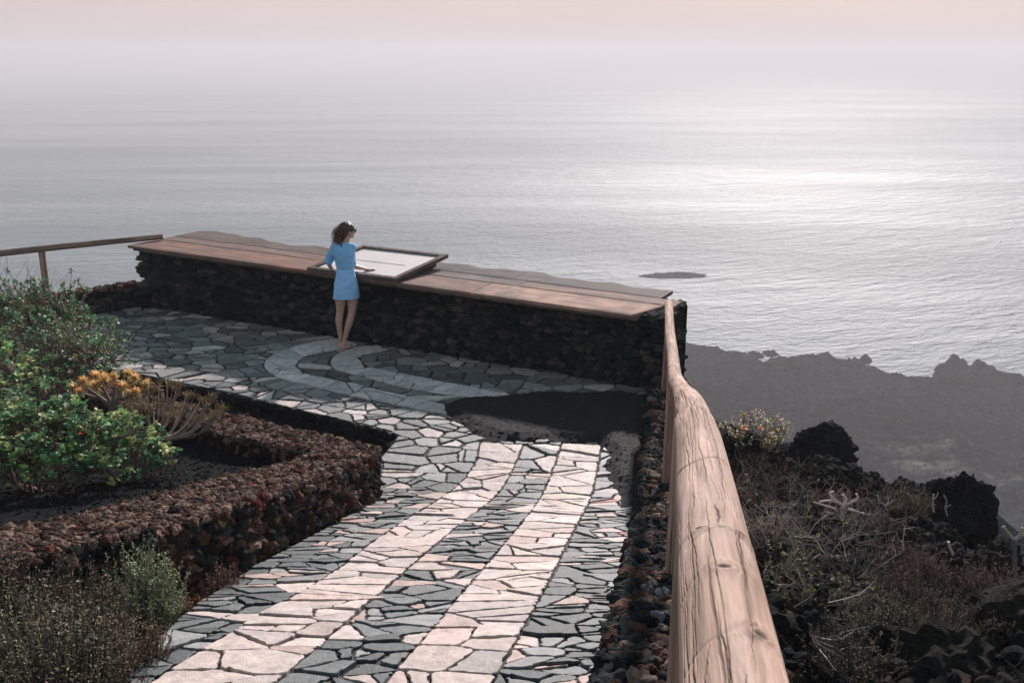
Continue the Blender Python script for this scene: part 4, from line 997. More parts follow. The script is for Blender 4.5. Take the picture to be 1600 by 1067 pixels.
heath('dry_tuft', 'low rusty tuft between the heath and the grey slabs', grounded(at_g(300, 942)), .14, .16, 90, 8, (.15, .07, .05), (.22, .13, .08), cat='dry grass')

# ================================================================ slope at the right: rocks, dead wood, scrub
def rock(label, loc, size, seed, cols=(.012, .015, .017), lobes=None, group=None, level=4):
    m = MB()
    lobes = lobes or [(0, 0, 0, 1, 1, 1)]
    for q, (x, y, z, a, b, c) in enumerate(lobes):
        V, F = rockshape(5 if level > 4 else level, seed + q * 7, .42, 1.25, 6); V = V * np.array([a, b, c]) * size + np.array([x, y, z]) * size
        V = V + (.085 * size * np.stack([fbm(V * 11 / size + k * 5, 3, seed + k + 40, .7) for k in range(3)], -1)) + (.09 * size * np.stack([fbm(V * 6 / size + k * 9, 3, seed + k, .65) for k in range(3)], -1))
        w = np.clip(fbm(V * 9 / size, 3, seed + 2) * 2.5, 0, 1)[:, None] * .3; m.add(V, F, np.array(cols) * (1 - w) + np.array([.026, .028, .029]) * w)
    o = m.build('lava_rock', M_LAVA); o.location = tuple(loc); return tag(o, label, 'rock', group)
p = at_y(1268, 728, 13.4)
rock('big black lava boulder with a jutting top, standing out against the grey lowland', p, .50, 3, lobes=[(-.1, 0, 0, 1.15, .85, 1.05), (.38, .05, .62, .8, .7, .62), (-.68, .1, .10, .7, .6, .6), (.98, 0, .22, .42, .3, .2), (.85, 0, -.6, .8, .6, .6), (.1, -.1, -.8, 1.6, .9, .7)], level=5)
rock('dark lava rock under the orange and green bush beside the handrail', at_y(1155, 700, 12.8), .42, 14, lobes=[(0, 0, 0, 1.1, .7, .45), (.6, -.1, -.4, .8, .6, .4)])
p = at_y(1478, 800, 11.0)
rock('black rocky knoll with a knobbly top at the edge of the slope', p, .46, 21, lobes=[(0, 0, .0, 1.2, .9, .85), (-.15, 0, .72, .34, .3, .24), (.42, 0, .42, .55, .5, .6), (-.8, 0, .05, .8, .6, .5), (.85, 0, -.3, .5, .5, .8)], level=5)
for (px, py, Y, s, sd, lb) in [(1365, 752, 12.0, .17, 31, 'small round black rock on the skyline of the slope beside the boulder'), (1332, 765, 12.3, .28, 32, 'black rock filling the gap right of the big boulder'), (1405, 772, 11.6, .26, 33, 'black ridge rock between the boulder and the knoll'),
        (1548, 868, 9.6, .20, 34, 'dark rock below the knoll next to the dead forked tree'), (1290, 770, 11.8, .30, 35, 'dark rock below the big boulder among grey twigs'), (1590, 985, 6.2, .36, 36, 'large dark rounded rock at the right edge near the bottom'),
        (1250, 1010, 4.9, .26, 37, 'dark mossy rock at the foot of the dead branches by the handrail'), (1480, 1050, 5.4, .34, 38, 'broad dark rock at the bottom edge of the photo'), (1400, 975, 6.6, .24, 39, 'dark rock topped with tan lichen in the lower slope'), (1300, 905, 7.6, .26, 40, 'dark rock half hidden by dead twigs in mid slope')]:
    g_ = on_ground(px, py); yy = Y if py < 870 and px > 1320 or py < 775 else g_[1]
    rock(lb, at_y(px, py, yy) - [0, 0, s * .25], s, sd, level=4, cols=(.014, .016, .018) if sd < 36 else (.022, .021, .019))
# rocks of the ridge and the slope
rs = np.random.RandomState(77); proto = None; cnt = 0
protos = []
for k in range(6):
    V, F = rockshape(4, 300 + k, .5, 1.3, 6); V = V + .12 * np.stack([fbm(V * 6 + k + q * 9, 3, 50 + q, .7) for q in range(3)], -1); m = MB(); m.add(V, F, np.array([[.014, .017, .019], [.020, .023, .024], [.034, .030, .029]][k % 3])); protos.append(m.mesh('rock_mesh'))
    protos[-1].materials.append(M_LAVA); protos[-1].polygons.foreach_set('use_smooth', np.zeros(len(protos[-1].polygons), bool))
while cnt < 170:
    x, y = rs.uniform(1.3, 5.2), rs.uniform(4, 14.5)
    if x < rail_x(y) + .5: continue
    z = float(ground_z(np.array(x), np.array(y)))
    if z < 1.75 - .262 * y - 1.4: continue
    s = rs.uniform(.05, .15) * (1 + (x > 4.0) * .5)
    o = bpy.data.objects.new('lava_rock', protos[rs.randint(6)]); COL.objects.link(o); o.location = (x, y, z + s * .15); o.rotation_euler = rs.uniform(-3, 3, 3); o.scale = s * rs.uniform(.7, 1.3, 3)
    tag(o, 'loose rough lava rock scattered over the dark slope right of the handrail', 'rock', 'loose lava rocks scattered over the slope'); cnt += 1
m = MB(); P = []
while len(P) < 6500:
    x, y = rs.uniform(1.0, 5.3), 3.2 + 11 * rs.rand() ** 1.2
    if x > rail_x(y) + .3: P.append((x, y))
P = np.array(P); z = ground_z(P[:, 0], P[:, 1]); s_ = .012 + .075 * rs.rand(len(P)) ** 3
rubble(m, np.c_[P, z + s_ * .2], np.c_[s_ * 1.2, s_ * 1.2, s_ * .9], 2, rs, [(.014, .017, .019), (.026, .024, .023), (.055, .036, .030), (.12, .09, .075)], [6, 3, 2, .35])
tag(m.build('slope_rubble', M_LAVA), kind='stuff', label='fine lava rubble covering the slope', cat='rubble')

def dead(name, label, px, py, rad, h, n, seed, col=(.30, .25, .225), up=.5, thick=.008, forks=3, cat='shrub', leaves=None, lean=(0, 0), group=None, Y=None, direc=None, tuftcol=None):
    """leafless shrub: forking crooked twigs"""
    rs = np.random.RandomState(seed); p = on_ground(px, py) if Y is None else at_y(px, py, Y); root = empty(name, tuple(p), label, cat, group); br, lf = MB(), MB()
    def grow(a, d, l, r, lev, c):
        k = 6; P = [a]; dd = d.copy()
        for _ in range(k - 1):
            dd = dd + rs.normal(0, .22, 3) + np.array([0, 0, .03]); dd /= np.linalg.norm(dd); P.append(P[-1] + dd * l / (k - 1))
        P = np.array(P); tube(br, P, np.linspace(r, r * .55, k), 4 if r > .004 else 3, c, False)
        if lev < forks:
            for _ in range(rs.randint(2, 4)):
                i = rs.randint(2, k); e = dd + rs.normal(0, .55, 3); e /= np.linalg.norm(e); grow(P[i], e, l * rs.uniform(.5, .85), r * .58, lev + 1, c * rs.uniform(.85, 1.15))
        elif leaves and rs.rand() < leaves[1]: tuft(lf, P[-1], dd, leaves[2], leaves[3], leaves[3] * .35, leaves[0], rs, 1.0)
        elif tuftcol and rs.rand() < .4: tuft(lf, P[-1], dd, 5, .03, .006, tuftcol, rs, 1.0)
    for _ in range(n):
        a = rs.uniform(0, 2 * math.pi); d = np.array([math.cos(a) + lean[0], math.sin(a) + lean[1], up * rs.uniform(.4, 1.8)])
        if direc is not None: d = np.array(direc) + rs.normal(0, .35, 3)
        d /= np.linalg.norm(d); grow(np.array([rs.normal(0, .03), rs.normal(0, .03), -.03]), d, h * rs.uniform(.4, .75), thick * rs.uniform(.7, 1.2), 0, np.array(col) * rs.choice([.6, 1.2, 2.1], p=[.3, .4, .3]))
    br.build('branches', M_DRY, root)
    if lf.n: lf.build('foliage', M_LEAF, root)
    return root
OLV = [(.22, .22, .07), (.30, .24, .07), (.14, .17, .06), (.35, .19, .06)]
b = leafy('flowering_bush', 'olive bush with orange flowers growing on the black rock beside the handrail', at_y(1180, 712, 12.9), .52, .45, .56, 260, 61, OLV, (.25, .21, .19), 8, .026, .018, 6, cat='bush', low=.2, mid=10, extra_twigs=14, fl=[(-.25, -.25, .50, .06, (.75, .30, .08)), (-.02, -.25, .50, .06, (.72, .26, .08)), (.06, -.35, .28, .045, (.7, .28, .06)), (.2, -.35, .2, .035, (.7, .35, .08))])
G_ = [(.12, .20, .06), (.25, .22, .06)]
spec = [(1170, 800, .5, .42, 16, (.20, .155, .135), 'reddish-grey dry bush beside the handrail below the flowering bush'), (1215, 775, .4, .34, 16, (.15, .105, .095), 'brown dry bush left of the big boulder'), (1200, 860, .5, .42, 18, (.26, .215, .19), 'grey tangle of dry twigs close to the handrail in mid slope'),
        (1265, 850, .5, .45, 18, (.30, .26, .235), 'wide grey tangle of bare twigs in the middle of the slope'), (1225, 930, .5, .4, 18, (.22, .19, .15), 'grey-green twiggy bush just right of the handrail'), (1330, 900, .45, .36, 15, (.30, .26, .24), 'bare grey bush right of the tangle of twigs'),
        (1285, 960, .4, .34, 14, (.26, .22, .19), 'bare twigs above the mossy rock'), (1350, 820, .4, .32, 12, (.20, .14, .125), 'brownish dry bush under the pale crooked dead branches')]
for k, (px, py, rad, h, n, c, lb) in enumerate(spec):
    dead('dry_bush', lb, px, py, rad, h * 1.5, n + 6, 80 + k, c, .7, .0065, 3, leaves=(G_, .22, 5, .03) if k in (2, 4, 6) else None)
for k, (px, py, h, c, lb) in enumerate([(1400, 895, .30, (.115, .08, .07), 'low mauve-brown bush in the centre of the dark slope'), (1445, 905, .24, (.13, .09, .08), 'low brown bush left of the pale broken branches'), (1385, 845, .24, (.11, .08, .07), 'small brown bush above the dark middle of the slope'), (1555, 935, .30, (.14, .095, .085), 'reddish dry bush near the right edge below the dead forked tree'),
        (1400, 940, .25, (.10, .065, .055), 'small dark red bush right of the tangle of twigs'), (1500, 935, .22, (.09, .06, .052), 'low dark bush between mauve bush and right edge'), (1290, 800, .26, (.20, .12, .08), 'tawny tuft under the big boulder'), (1415, 800, .3, (.17, .13, .09), 'tawny dry bush below the ridge rock'), (1555, 848, .26, (.20, .17, .10), 'straw-coloured tuft left of the dead forked tree'), (1470, 1000, .3, (.13, .095, .07), 'brown tuft above the broad rock at the bottom'), (1370, 1000, .34, (.14, .12, .09), 'grey-brown bush right of the white bare branches'), (1330, 1060, .3, (.12, .10, .08), 'dark twiggy bush cut by the bottom edge below the white branches'), (1440, 960, .26, (.10, .08, .065), 'dull brown bush in the lower right between dark rocks'), (1560, 1000, .28, (.15, .11, .08), 'tan-tipped bush growing on the large rounded rock')]):
    g_ = grounded(on_ground(px, py)); heath('scrub_bush', lb, g_, h * 1.2, h, 130, 120 + k, np.array(c) * .75, np.array(c) * 1.7, nleaf=16, leafl=.014, cat='bush')
# dead pale wood, placed limb by limb
def deadwood(label, lines, Y, col, seed, name='dead_branch', cat='dead wood'):
    b0 = lines[0][0]; base = at_y(b0[0], b0[1], Y); root = empty(name, tuple(base), label, cat); m = MB(); px_tubes(m, lines, Y, base, np.array(col) * 1.35, 7); m.build('limbs', M_BARK, root); return root
def gy(px, py): return float(on_ground(px, py)[1])
y0 = gy(1588, 905)
t_ = empty('dead_tree', tuple(at_y(1586, 905, y0)), 'dead grey tree with a straight trunk and pale forked arms at the right edge', 'tree')
bs_ = at_y(1586, 905, y0); m = MB(); px_tubes(m, [[(1587, 908, .022), (1586, 880, .018), (1585, 850, .017), (1584, 842, .020)]], y0, bs_, (.16, .15, .145), 8); m.build('trunk', M_BARK, t_)
m = MB(); px_tubes(m, [[(1584, 843, .018), (1578, 836, .014), (1572, 828, .013), (1568, 822, .012)], [(1569, 824, .012), (1565, 823, .010)], [(1585, 843, .018), (1592, 837, .014), (1596, 828, .012), (1597, 824, .010)], [(1592, 838, .012), (1600, 834, .012), (1606, 830, .01)]], y0, bs_, (.42, .34, .31), 7); m.build('limb', M_BARK, t_)
y1 = gy(1315, 812) * .97
deadwood('white crooked dead branches curling above the brown bush below the big boulder', [[(1316, 812, .022), (1316, 800, .022), (1318, 790, .022)], [(1318, 790, .018), (1306, 782, .016), (1299, 776, .016), (1297, 770, .014), (1303, 768, .012)], [(1318, 790, .016), (1322, 780, .014), (1317, 772, .012)], [(1320, 790, .016), (1331, 784, .013), (1340, 778, .012), (1338, 771, .010)],
    [(1312, 785, .012), (1295, 782, .012), (1280, 784, .009)], [(1325, 795, .014), (1345, 801, .012), (1362, 806, .009)], [(1306, 795, .012), (1290, 790, .01), (1270, 784, .006)]], y1, (.50, .44, .42), 1)
for (lines, lb, c) in [
    ([[(1386, 797, .010), (1381, 788, .008), (1374, 783, .007), (1371, 773, .005)], [(1383, 791, .007), (1388, 783, .006), (1387, 776, .004)], [(1384, 790, .01), (1398, 780, .006)]], 'small pale forked dead branch left of the knoll', (.45, .39, .35)),
    ([[(1428, 787, .008), (1424, 775, .008), (1416, 770, .007)]], 'thin white curled twig between the forked branch and the knoll', (.5, .45, .42)),
    ([[(1459, 800, .012), (1457, 786, .010), (1459, 772, .008)], [(1458, 780, .007), (1463, 776, .005), (1466, 769, .004)]], 'short pale stick with a small side twig in front of the knoll', (.40, .35, .33)),
    ([[(1480, 806, .013), (1477, 794, .011), (1479, 783, .010), (1475, 774, .008)], [(1477, 793, .008), (1486, 788, .006)]], 'crooked grey dead stem right of the pale stick, in front of the knoll', (.20, .19, .18)),
    ([[(1490, 868, .014), (1484, 855, .012), (1482, 846, .012)], [(1488, 865, .012), (1500, 878, .010), (1520, 888, .010)], [(1512, 886, .012), (1504, 870, .007)], [(1518, 887, .014), (1498, 882, .012), (1482, 880, .012)]], 'pale broken branches lying in the right of the slope', (.45, .39, .37)),
    ([[(1462, 903, .012), (1472, 910, .018), (1478, 914, .012)]], 'short white broken branch lying on dark rubble in mid slope', (.62, .56, .55)),
    ([[(1520, 952, .008), (1532, 949, .014), (1536, 949, .012)]], 'flat white chip of wood near the right edge', (.55, .48, .46)),
    ([[(1500, 989, .006), (1512, 990, .012), (1521, 993, .009)]], 'thin pale piece of wood above the large rounded rock', (.45, .40, .38))]:
    deadwood(lb, lines, gy(*lines[0][0][:2]) * .985, c, 3)
# fan of long bare white branches near the bottom
y2 = 4.9
L_ = [[(1266, 992, .008), (1290, 998, .007, .1), (1312, 998, .005, .2), (1335, 985, .003, .3)], [(1268, 996, .008), (1290, 1006, .006), (1312, 1012, .003)], [(1270, 1000, .008), (1300, 1018, .006, -.1), (1330, 1033, .005, -.1), (1352, 1026, .003, -.1)], [(1272, 1004, .008), (1290, 1026, .006, -.2), (1310, 1050, .005, -.3), (1345, 1066, .003, -.3)],
      [(1330, 1012, .005), (1350, 1011, .004), (1374, 1010, .003)], [(1300, 1020, .004), (1320, 1012, .004, .1), (1345, 1004, .002, .1)], [(1326, 1000, .004), (1330, 1030, .004), (1337, 1048, .005), (1330, 1053, .003)], [(1332, 1053, .004), (1356, 1050, .003), (1380, 1045, .002)], [(1300, 995, .005), (1325, 985, .004), (1360, 978, .002)],
      [(1294, 941, .005), (1320, 935, .004, .1), (1345, 926, .003, .2), (1368, 906, .002, .3)], [(1240, 948, .004), (1262, 935, .004), (1272, 926, .003)]]
deadwood('fan of long thin white bare branches low on the slope beside the handrail', [[(*q[:2], q[2] * .62, *q[3:]) for q in l] for l in L_], y2, (.30, .27, .25), 9, 'bare_shrub', 'shrub')
# ================================================================ the woman at the counter
YP = 13.12
def B(px, py, dy=0.0): return at_y(px, py, YP + dy)
foot = B(539, 545); foot[2] = 0.0
person = empty('person', tuple(foot), 'woman in a short blue dress and sunglasses, long brown hair, leaning on the counter', 'person')
def cone_chain(mb, pts, n=16):
    """closed tapered limb with rounded ends: (point, rx, ry)"""
    P = np.array([p[0] for p in pts], float); r = np.array([p[1] for p in pts], float)
    k = 8 * (len(P) - 1) + 1; t = np.linspace(0, len(P) - 1, k); Pi = np.stack([np.interp(t, np.arange(len(P)), P[:, q]) for q in range(3)], -1); ri = np.interp(t, np.arange(len(P)), r)
    for _ in range(3): Pi[1:-1] = (Pi[:-2] + 2 * Pi[1:-1] + Pi[2:]) / 4; ri[1:-1] = (ri[:-2] + 2 * ri[1:-1] + ri[2:]) / 4
    d0 = Pi[0] - Pi[1]; d0 /= np.linalg.norm(d0); d1 = Pi[-1] - Pi[-2]; d1 /= np.linalg.norm(d1)
    a = np.linspace(0, math.pi / 2, 5)[1:]
    A0 = [Pi[0] + d0 * ri[0] * math.sin(x) for x in a[::-1]]; R0 = [ri[0] * max(math.cos(x), .02) for x in a[::-1]]; A1 = [Pi[-1] + d1 * ri[-1] * math.sin(x) for x in a]; R1 = [ri[-1] * max(math.cos(x), .02) for x in a]
    tube(mb, np.vstack([A0, Pi, A1]), np.r_[R0, ri, R1], n)
def ell(mb, c, r, rot=None, seed=None, amp=0):
    V, F = ICO[4]; V = V * np.array(r)
    if seed is not None: V = V * (1 + amp * fbm(V * 14, 3, seed))[:, None]
    if rot is not None: V = V @ np.array(rot).T
    mb.add(V + np.array(c), F)
def loft(mb, rings, n=40):
    """closed body of elliptical rings (centre, rx, ry, yaw)"""
    V = []
    for c, rx, ry, yaw in rings:
        a = np.arange(n) * 2 * math.pi / n; x, y = np.cos(a) * rx, np.sin(a) * ry
        V.append(np.c_[c[0] + x * math.cos(yaw) - y * math.sin(yaw), c[1] + x * math.sin(yaw) + y * math.cos(yaw), np.full(n, c[2])])
    V = np.concatenate(V); k = len(rings); i, j = np.meshgrid(np.arange(k - 1), np.arange(n), indexing='ij'); j2 = (j + 1) % n
    st = mb.n; mb.add(V, np.stack([i * n + j, i * n + j2, (i + 1) * n + j2, (i + 1) * n + j], -1).reshape(-1, 4)); mb.F.append([[st + n - 1 - q for q in range(n)], [st + (k - 1) * n + q for q in range(n)]]); mb.M.append(np.zeros(2, int))
def fuse(mb, name, voxel, smooth, matl, colf=None, disp=None, recalc=True):
    """melts overlapping volumes into one continuous skin"""
    me = mb.mesh(name); bm = bmesh.new(); bm.from_mesh(me); bmesh.ops.recalc_face_normals(bm, faces=bm.faces); bm.to_mesh(me); bm.free()
    o = bpy.data.objects.new(name, me); COL.objects.link(o); r = o.modifiers.new('r', 'REMESH'); r.mode = 'VOXEL'; r.voxel_size = voxel
    s = o.modifiers.new('s', 'SMOOTH'); s.iterations = smooth; s.factor = .5
    dg = bpy.context.evaluated_depsgraph_get(); ev = o.evaluated_get(dg); me2 = bpy.data.meshes.new_from_object(ev); bpy.data.objects.remove(o)
    n = len(me2.vertices); V = np.empty(n * 3, np.float32); me2.vertices.foreach_get('co', V); V = V.reshape(-1, 3).astype(float)
    if disp is not None:
        N_ = np.empty(n * 3, np.float32); me2.vertices.foreach_get('normal', N_) if hasattr(me2.vertices[0], 'normal') else None; V = V + N_.reshape(-1, 3) * disp(V)[:, None]; me2.vertices.foreach_set('co', V.reshape(-1).astype(np.float32))
    for a in list(me2.attributes):
        if a.name == 'Col': me2.attributes.remove(a)
    a = me2.attributes.new('Col', 'FLOAT_COLOR', 'POINT'); C = colf(V) if colf else np.ones((n, 3)); a.data.foreach_set('color', np.c_[C, np.ones(n)].reshape(-1).astype(np.float32))
    me2.materials.clear(); me2.name = name
    return local(link(name, me2, matl, person, True), person)
M_SKIN = mat('skin', rough=.5, nscale=30, var=.08, bump=0, spec=.4)
M_CLOTH = mat('dress_cloth', rough=.75, nscale=50, var=.08, bump=.25, bscale=300, bdist=.001, spec=.25)
M_HAIR = mat('hair', rough=.5, nscale=120, var=.45, bump=.8, bscale=220, bdist=.004, spec=.5, stretch=(1, 1, .18), trans=.12)
m = MB()
# legs: the weight on the left one, the right foot set across
cone_chain(m, [(B(533, 447, .0), .074), (B(532, 466, .005), .078), (B(531.5, 487, .015), .050), (B(529.5, 500, .0), .051), (B(530.5, 513, .01), .040), (B(533.2, 534, .03), .027)])
cone_chain(m, [(B(548, 447, .03), .074), (B(551, 466, .03), .078), (B(550, 488, .02), .051), (B(546, 503, -.01), .051), (B(542, 516, -.015), .040), (B(537.8, 533, -.02), .027)])
def foot_(mb, ank, d, L=.215):
    d = np.array([*d, 0.0]); d /= np.linalg.norm(d); s = np.array([-d[1], d[0], 0]); a = np.array([ank[0], ank[1], 0.0]); z = .018
    cone_chain(mb, [(ank, .028), (a - d * .02 + [0, 0, .06], .030), (a - d * .03 + [0, 0, z + .014], .030)]); cone_chain(mb, [(a - d * .03 + [0, 0, z + .014], .028), (a + d * .06 + [0, 0, z + .022], .029), (a + d * .12 + [0, 0, z + .010], .027)])
    for k, (o, l, r) in enumerate([(-.026, .062, .011), (-.012, .058, .0085), (.001, .052, .008), (.013, .045, .0075), (.024, .036, .007)]):
        cone_chain(mb, [(a + d * .11 + s * o + [0, 0, z + .008], r * 1.15), (a + d * (.12 + l) + s * o + [0, 0, z + .002], r)], 8)
aL, aR = B(533.2, 535, .03), B(537.8, 534, -.02)
foot_(m, aL, (-.1, 1)); foot_(m, aR, (.80, .50))
yaw = .28
loft(m, [(B(541, 452, .01), .130, .100, yaw), (B(541, 443, .01), .140, .105, yaw), (B(540.5, 432, .015), .120, .085, yaw), (B(540, 421, .02), .100, .073, yaw), (B(539, 410, .025), .110, .083, yaw), (B(537.5, 398, .03), .130, .095, yaw), (B(537, 390, .035), .135, .088, yaw), (B(537.5, 384, .04), .115, .07, yaw), (B(539.5, 380, .045), .06, .05, yaw)])
cone_chain(m, [(B(539.5, 383, .04), .052), (B(541, 376, .05), .046), (B(543, 368, .07), .048)])
# shoulders and arms down to the hands that rest on the counter
TOPZ = slab_z_arr(foot[0], foot[1]) + .045
elL, elR = B(514.5, 413, .10), B(546.5, 415, .12)
wL = np.array([B(520, 420, .34)[0], YP + .36, TOPZ + .030]); wR = np.array([B(572, 424, .3)[0], YP + .27, TOPZ + .075])
cone_chain(m, [(B(521.5, 386, .0), .048), (B(517, 399, .04), .040), (elL, .034)]); cone_chain(m, [(elL, .034), (elL * .5 + wL * .5, .031), (wL, .020)])
cone_chain(m, [(B(551, 386, .06), .048), (B(550, 400, .08), .040), (elR, .034)]); cone_chain(m, [(elR, .034), (elR * .5 + wR * .5 , .031), (wR, .020)])
def hand(mb, w, d, thumb, droop=-.02):
    d = np.array(d, float); d /= np.linalg.norm(d); s = np.cross(d, [0, 0, 1.0]); s /= np.linalg.norm(s); u = np.array([0, 0, 1.0])
    Rm = np.stack([d, s, u], 1); ell(mb, w + d * .045 - u * .002, (.052, .040, .015), Rm)
    for o, l, r in [(-.030, .058, .0078), (-.010, .073, .0085), (.010, .080, .0085), (.030, .070, .008)]:
        o *= thumb; b = w + d * .080 + s * o; k1 = b + d * l * .45 + s * o * .12 + u * .006; k2 = b + d * l * .8 + s * o * .16 - u * .002; t = b + d * l + s * o * .18 - u * .014
        cone_chain(mb, [(b - d * .02, r * 1.1), (k1, r), (k2, r * .92), (t, r * .8)], 8)
    b = w + d * .02 + s * .034 * thumb; cone_chain(mb, [(b, .012), (b + d * .03 + s * .026 * thumb - u * .004, .0095), (b + d * .058 + s * .034 * thumb - u * .012, .008)], 8)
hand(m, wL, (.25, 1, -.05), 1); hand(m, wR, (.92, .42, -.10), -1)
# head, turned to her right shoulder
hc = B(543.2, 361, .07); f = np.array([.90, .42, -.04]); f /= np.linalg.norm(f); s_ = np.cross(f, [0, 0, 1.0]); s_ /= np.linalg.norm(s_); u_ = np.cross(s_, f); HR = np.stack([f, s_, u_], 1)
def H(x, y, z): return hc + HR @ np.array([x, y, z])
ell(m, H(-.008, 0, .018), (.092, .073, .090), HR); ell(m, H(.022, 0, -.030), (.066, .056, .074), HR); ell(m, H(.055, 0, -.082), (.026, .028, .022), HR)
cone_chain(m, [(H(.085, 0, .010), .010), (H(.102, 0, -.018), .010), (H(.104, 0, -.024), .011)], 8); ell(m, H(.086, 0, .030), (.012, .040, .010), HR)
ell(m, H(.083, 0, -.048), (.012, .022, .006), HR); ell(m, H(.081, 0, -.059), (.012, .020, .0065), HR)
for sg in (-1, 1): ell(m, H(.006, sg * .072, -.010), (.017, .007, .030), HR); ell(m, H(.062, sg * .030, -.022), (.022, .020, .018), HR)
SK = np.array([.50, .315, .25])
fuse(m, 'body', .0052, 5, M_SKIN, lambda V: SK * (1 + .06 * fbm(V * 9, 2, 3))[:, None])
e_ = MB()
for sg in (-1, 1): ell(e_, H(.079, sg * .031, .008), (.011, .012, .011), HR)
local(e_.build('eyes', mat('eye', (.5, .48, .46), rough=.2, var=.02, bump=0), person, True), person)
g_ = MB()
for sg in (-1, 1):
    V, F = ICO[3]; V = np.sign(V) * np.abs(V) ** .8 * np.array([.006, .029, .022]); g_.add(V @ HR.T + H(.100, sg * .034, .008), F)
    tube(g_, [H(.097, sg * .062, .014), H(.05, sg * .076, .012), H(.0, sg * .080, .008)], .0032, 6)
tube(g_, [H(.103, -.012, .014), H(.108, 0, .017), H(.103, .012, .014)], .003, 6)
local(g_.build('sunglasses', mat('glasses', (.012, .012, .014), rough=.15, var=.02, bump=0, spec=.7), person, True), person)
# dress
d_ = MB()
loft(d_, [(B(541.3, 465.5, .01), .172, .150, yaw), (B(541.3, 456, .01), .168, .146, yaw), (B(541.2, 446, .01), .163, .134, yaw), (B(540.7, 435, .015), .146, .115, yaw), (B(540, 425, .02), .122, .097, yaw), (B(539.5, 419, .02), .121, .098, yaw), (B(538.8, 408, .025), .133, .108, yaw), (B(537.6, 398, .03), .146, .113, yaw), (B(537.2, 390, .035), .152, .104, yaw), (B(537.3, 385, .04), .140, .085, yaw), (B(538.5, 381, .043), .10, .068, yaw), (B(539.5, 378.5, .045), .066, .056, yaw)], 48)
cone_chain(d_, [(B(523, 386, .0), .056), (B(517.5, 397, .035), .056), (B(514, 407, .07), .062)]); cone_chain(d_, [(B(549.5, 386, .06), .058), (B(549.3, 398, .08), .058), (B(548, 411, .105), .068)])
zt, zh = B(540, 378, .04)[2], B(541, 465, .01)[2]; zw = B(540, 421)[2]
def folds(V):
    a = np.arctan2(V[:, 1] - foot[1], V[:, 0] - foot[0]); lowk = np.clip((zw - V[:, 2]) / (zw - zh), 0, 1); q = fbm(np.stack([a * 2.2, a * 0, V[:, 2] * 2.0], -1), 3, 5); q2 = fbm(np.stack([V[:, 0] * 9 + V[:, 2] * 9, V[:, 1] * 9, V[:, 2] * 12 - V[:, 0] * 9], -1), 3, 8)
    return .018 * q * (.4 + lowk) + .013 * q2 - .006 * np.exp(-((V[:, 2] - zw) / .02) ** 2)
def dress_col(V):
    k = np.clip((V[:, 2] - zw) / .04, 0, 1)[:, None]; return np.array([.30, .60, .96]) * (1 - k) + np.array([.23, .52, .84]) * k  # same fabric throughout; shade on the bodice is put into its colour
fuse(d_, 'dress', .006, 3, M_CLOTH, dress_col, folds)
d_ = MB(); cz = B(548, 411.5, .06)
tube(d_, curve(B(544, 410, .03), B(552.5, 409, .06), np.array([0, 0, .0]), 6, np.random.RandomState(1)), .006, 6); tube(d_, [B(551.5, 408, .05), B(553.5, 412, .05), B(553, 418, .05)], .005, 5); tube(d_, [B(551.5, 408, .05), B(554.5, 410, .05), B(555.5, 414, .05)], .005, 5)
d_.C = [np.tile([.06, .16, .32], (len(c), 1)) for c in d_.C]; local(d_.build('sleeve_tie', M_CLOTH, person), person)
# hair, blown back to the left over the shoulder
h_ = MB(); rs = np.random.RandomState(9)
ell(h_, H(-.018, 0, .034), (.103, .086, .092), HR, 3, .08); ell(h_, H(-.06, 0, -.02), (.060, .078, .085), HR, 5, .15)
for k in range(26):
    a = H(-.05 + rs.uniform(-.04, .03), rs.uniform(-.07, .07), rs.uniform(-.02, .06)); e = B(526 + rs.uniform(-4, 9), 383 + rs.uniform(-9, 3), .02 + rs.uniform(-.06, .08)); P = curve(a, e, np.array([-.05 + rs.uniform(-.03, .03), 0, .03 + rs.uniform(-.03, .04)]), 7, rs)
    cone_chain(h_, [(P[0], .022), (P[2], .026), (P[4], .024), (P[6], .010)], 8)
hx = lambda V: np.where(V[:, 0] < B(529, 370)[0], 1.0, 0.0)  # left ends of the hair: lit, reddish edge painted into the colour
fuse(h_, 'hair', .006, 2, M_HAIR, lambda V: np.array([.060, .032, .024]) * (1 - .55 * hx(V)[:, None]) + np.array([.17, .08, .05]) * .55 * hx(V)[:, None], lambda V: .010 * fbm(V * np.array([38, 38, 14]), 3, 4))
h_ = MB()
for k in range(240):
    a = H(-.05 + rs.uniform(-.05, .05), rs.uniform(-.08, .08), rs.uniform(-.04, .10)); e = B(524 + rs.uniform(-7, 12), 379 + rs.uniform(-16, 7), .02 + rs.uniform(-.10, .10)); P = curve(a, e, np.array([-.05 + rs.uniform(-.05, .05), 0, .04 + rs.uniform(-.04, .05)]), 9, rs); P += .006 * np.sin(np.linspace(0, 9, 9) + k)[:, None]
    tube(h_, P, np.linspace(.0022, .0008, 9), 3, np.array([.12, .06, .04]) * rs.uniform(.5, 1.6), False)
local(h_.build('loose_hair', M_HAIR, person), person)
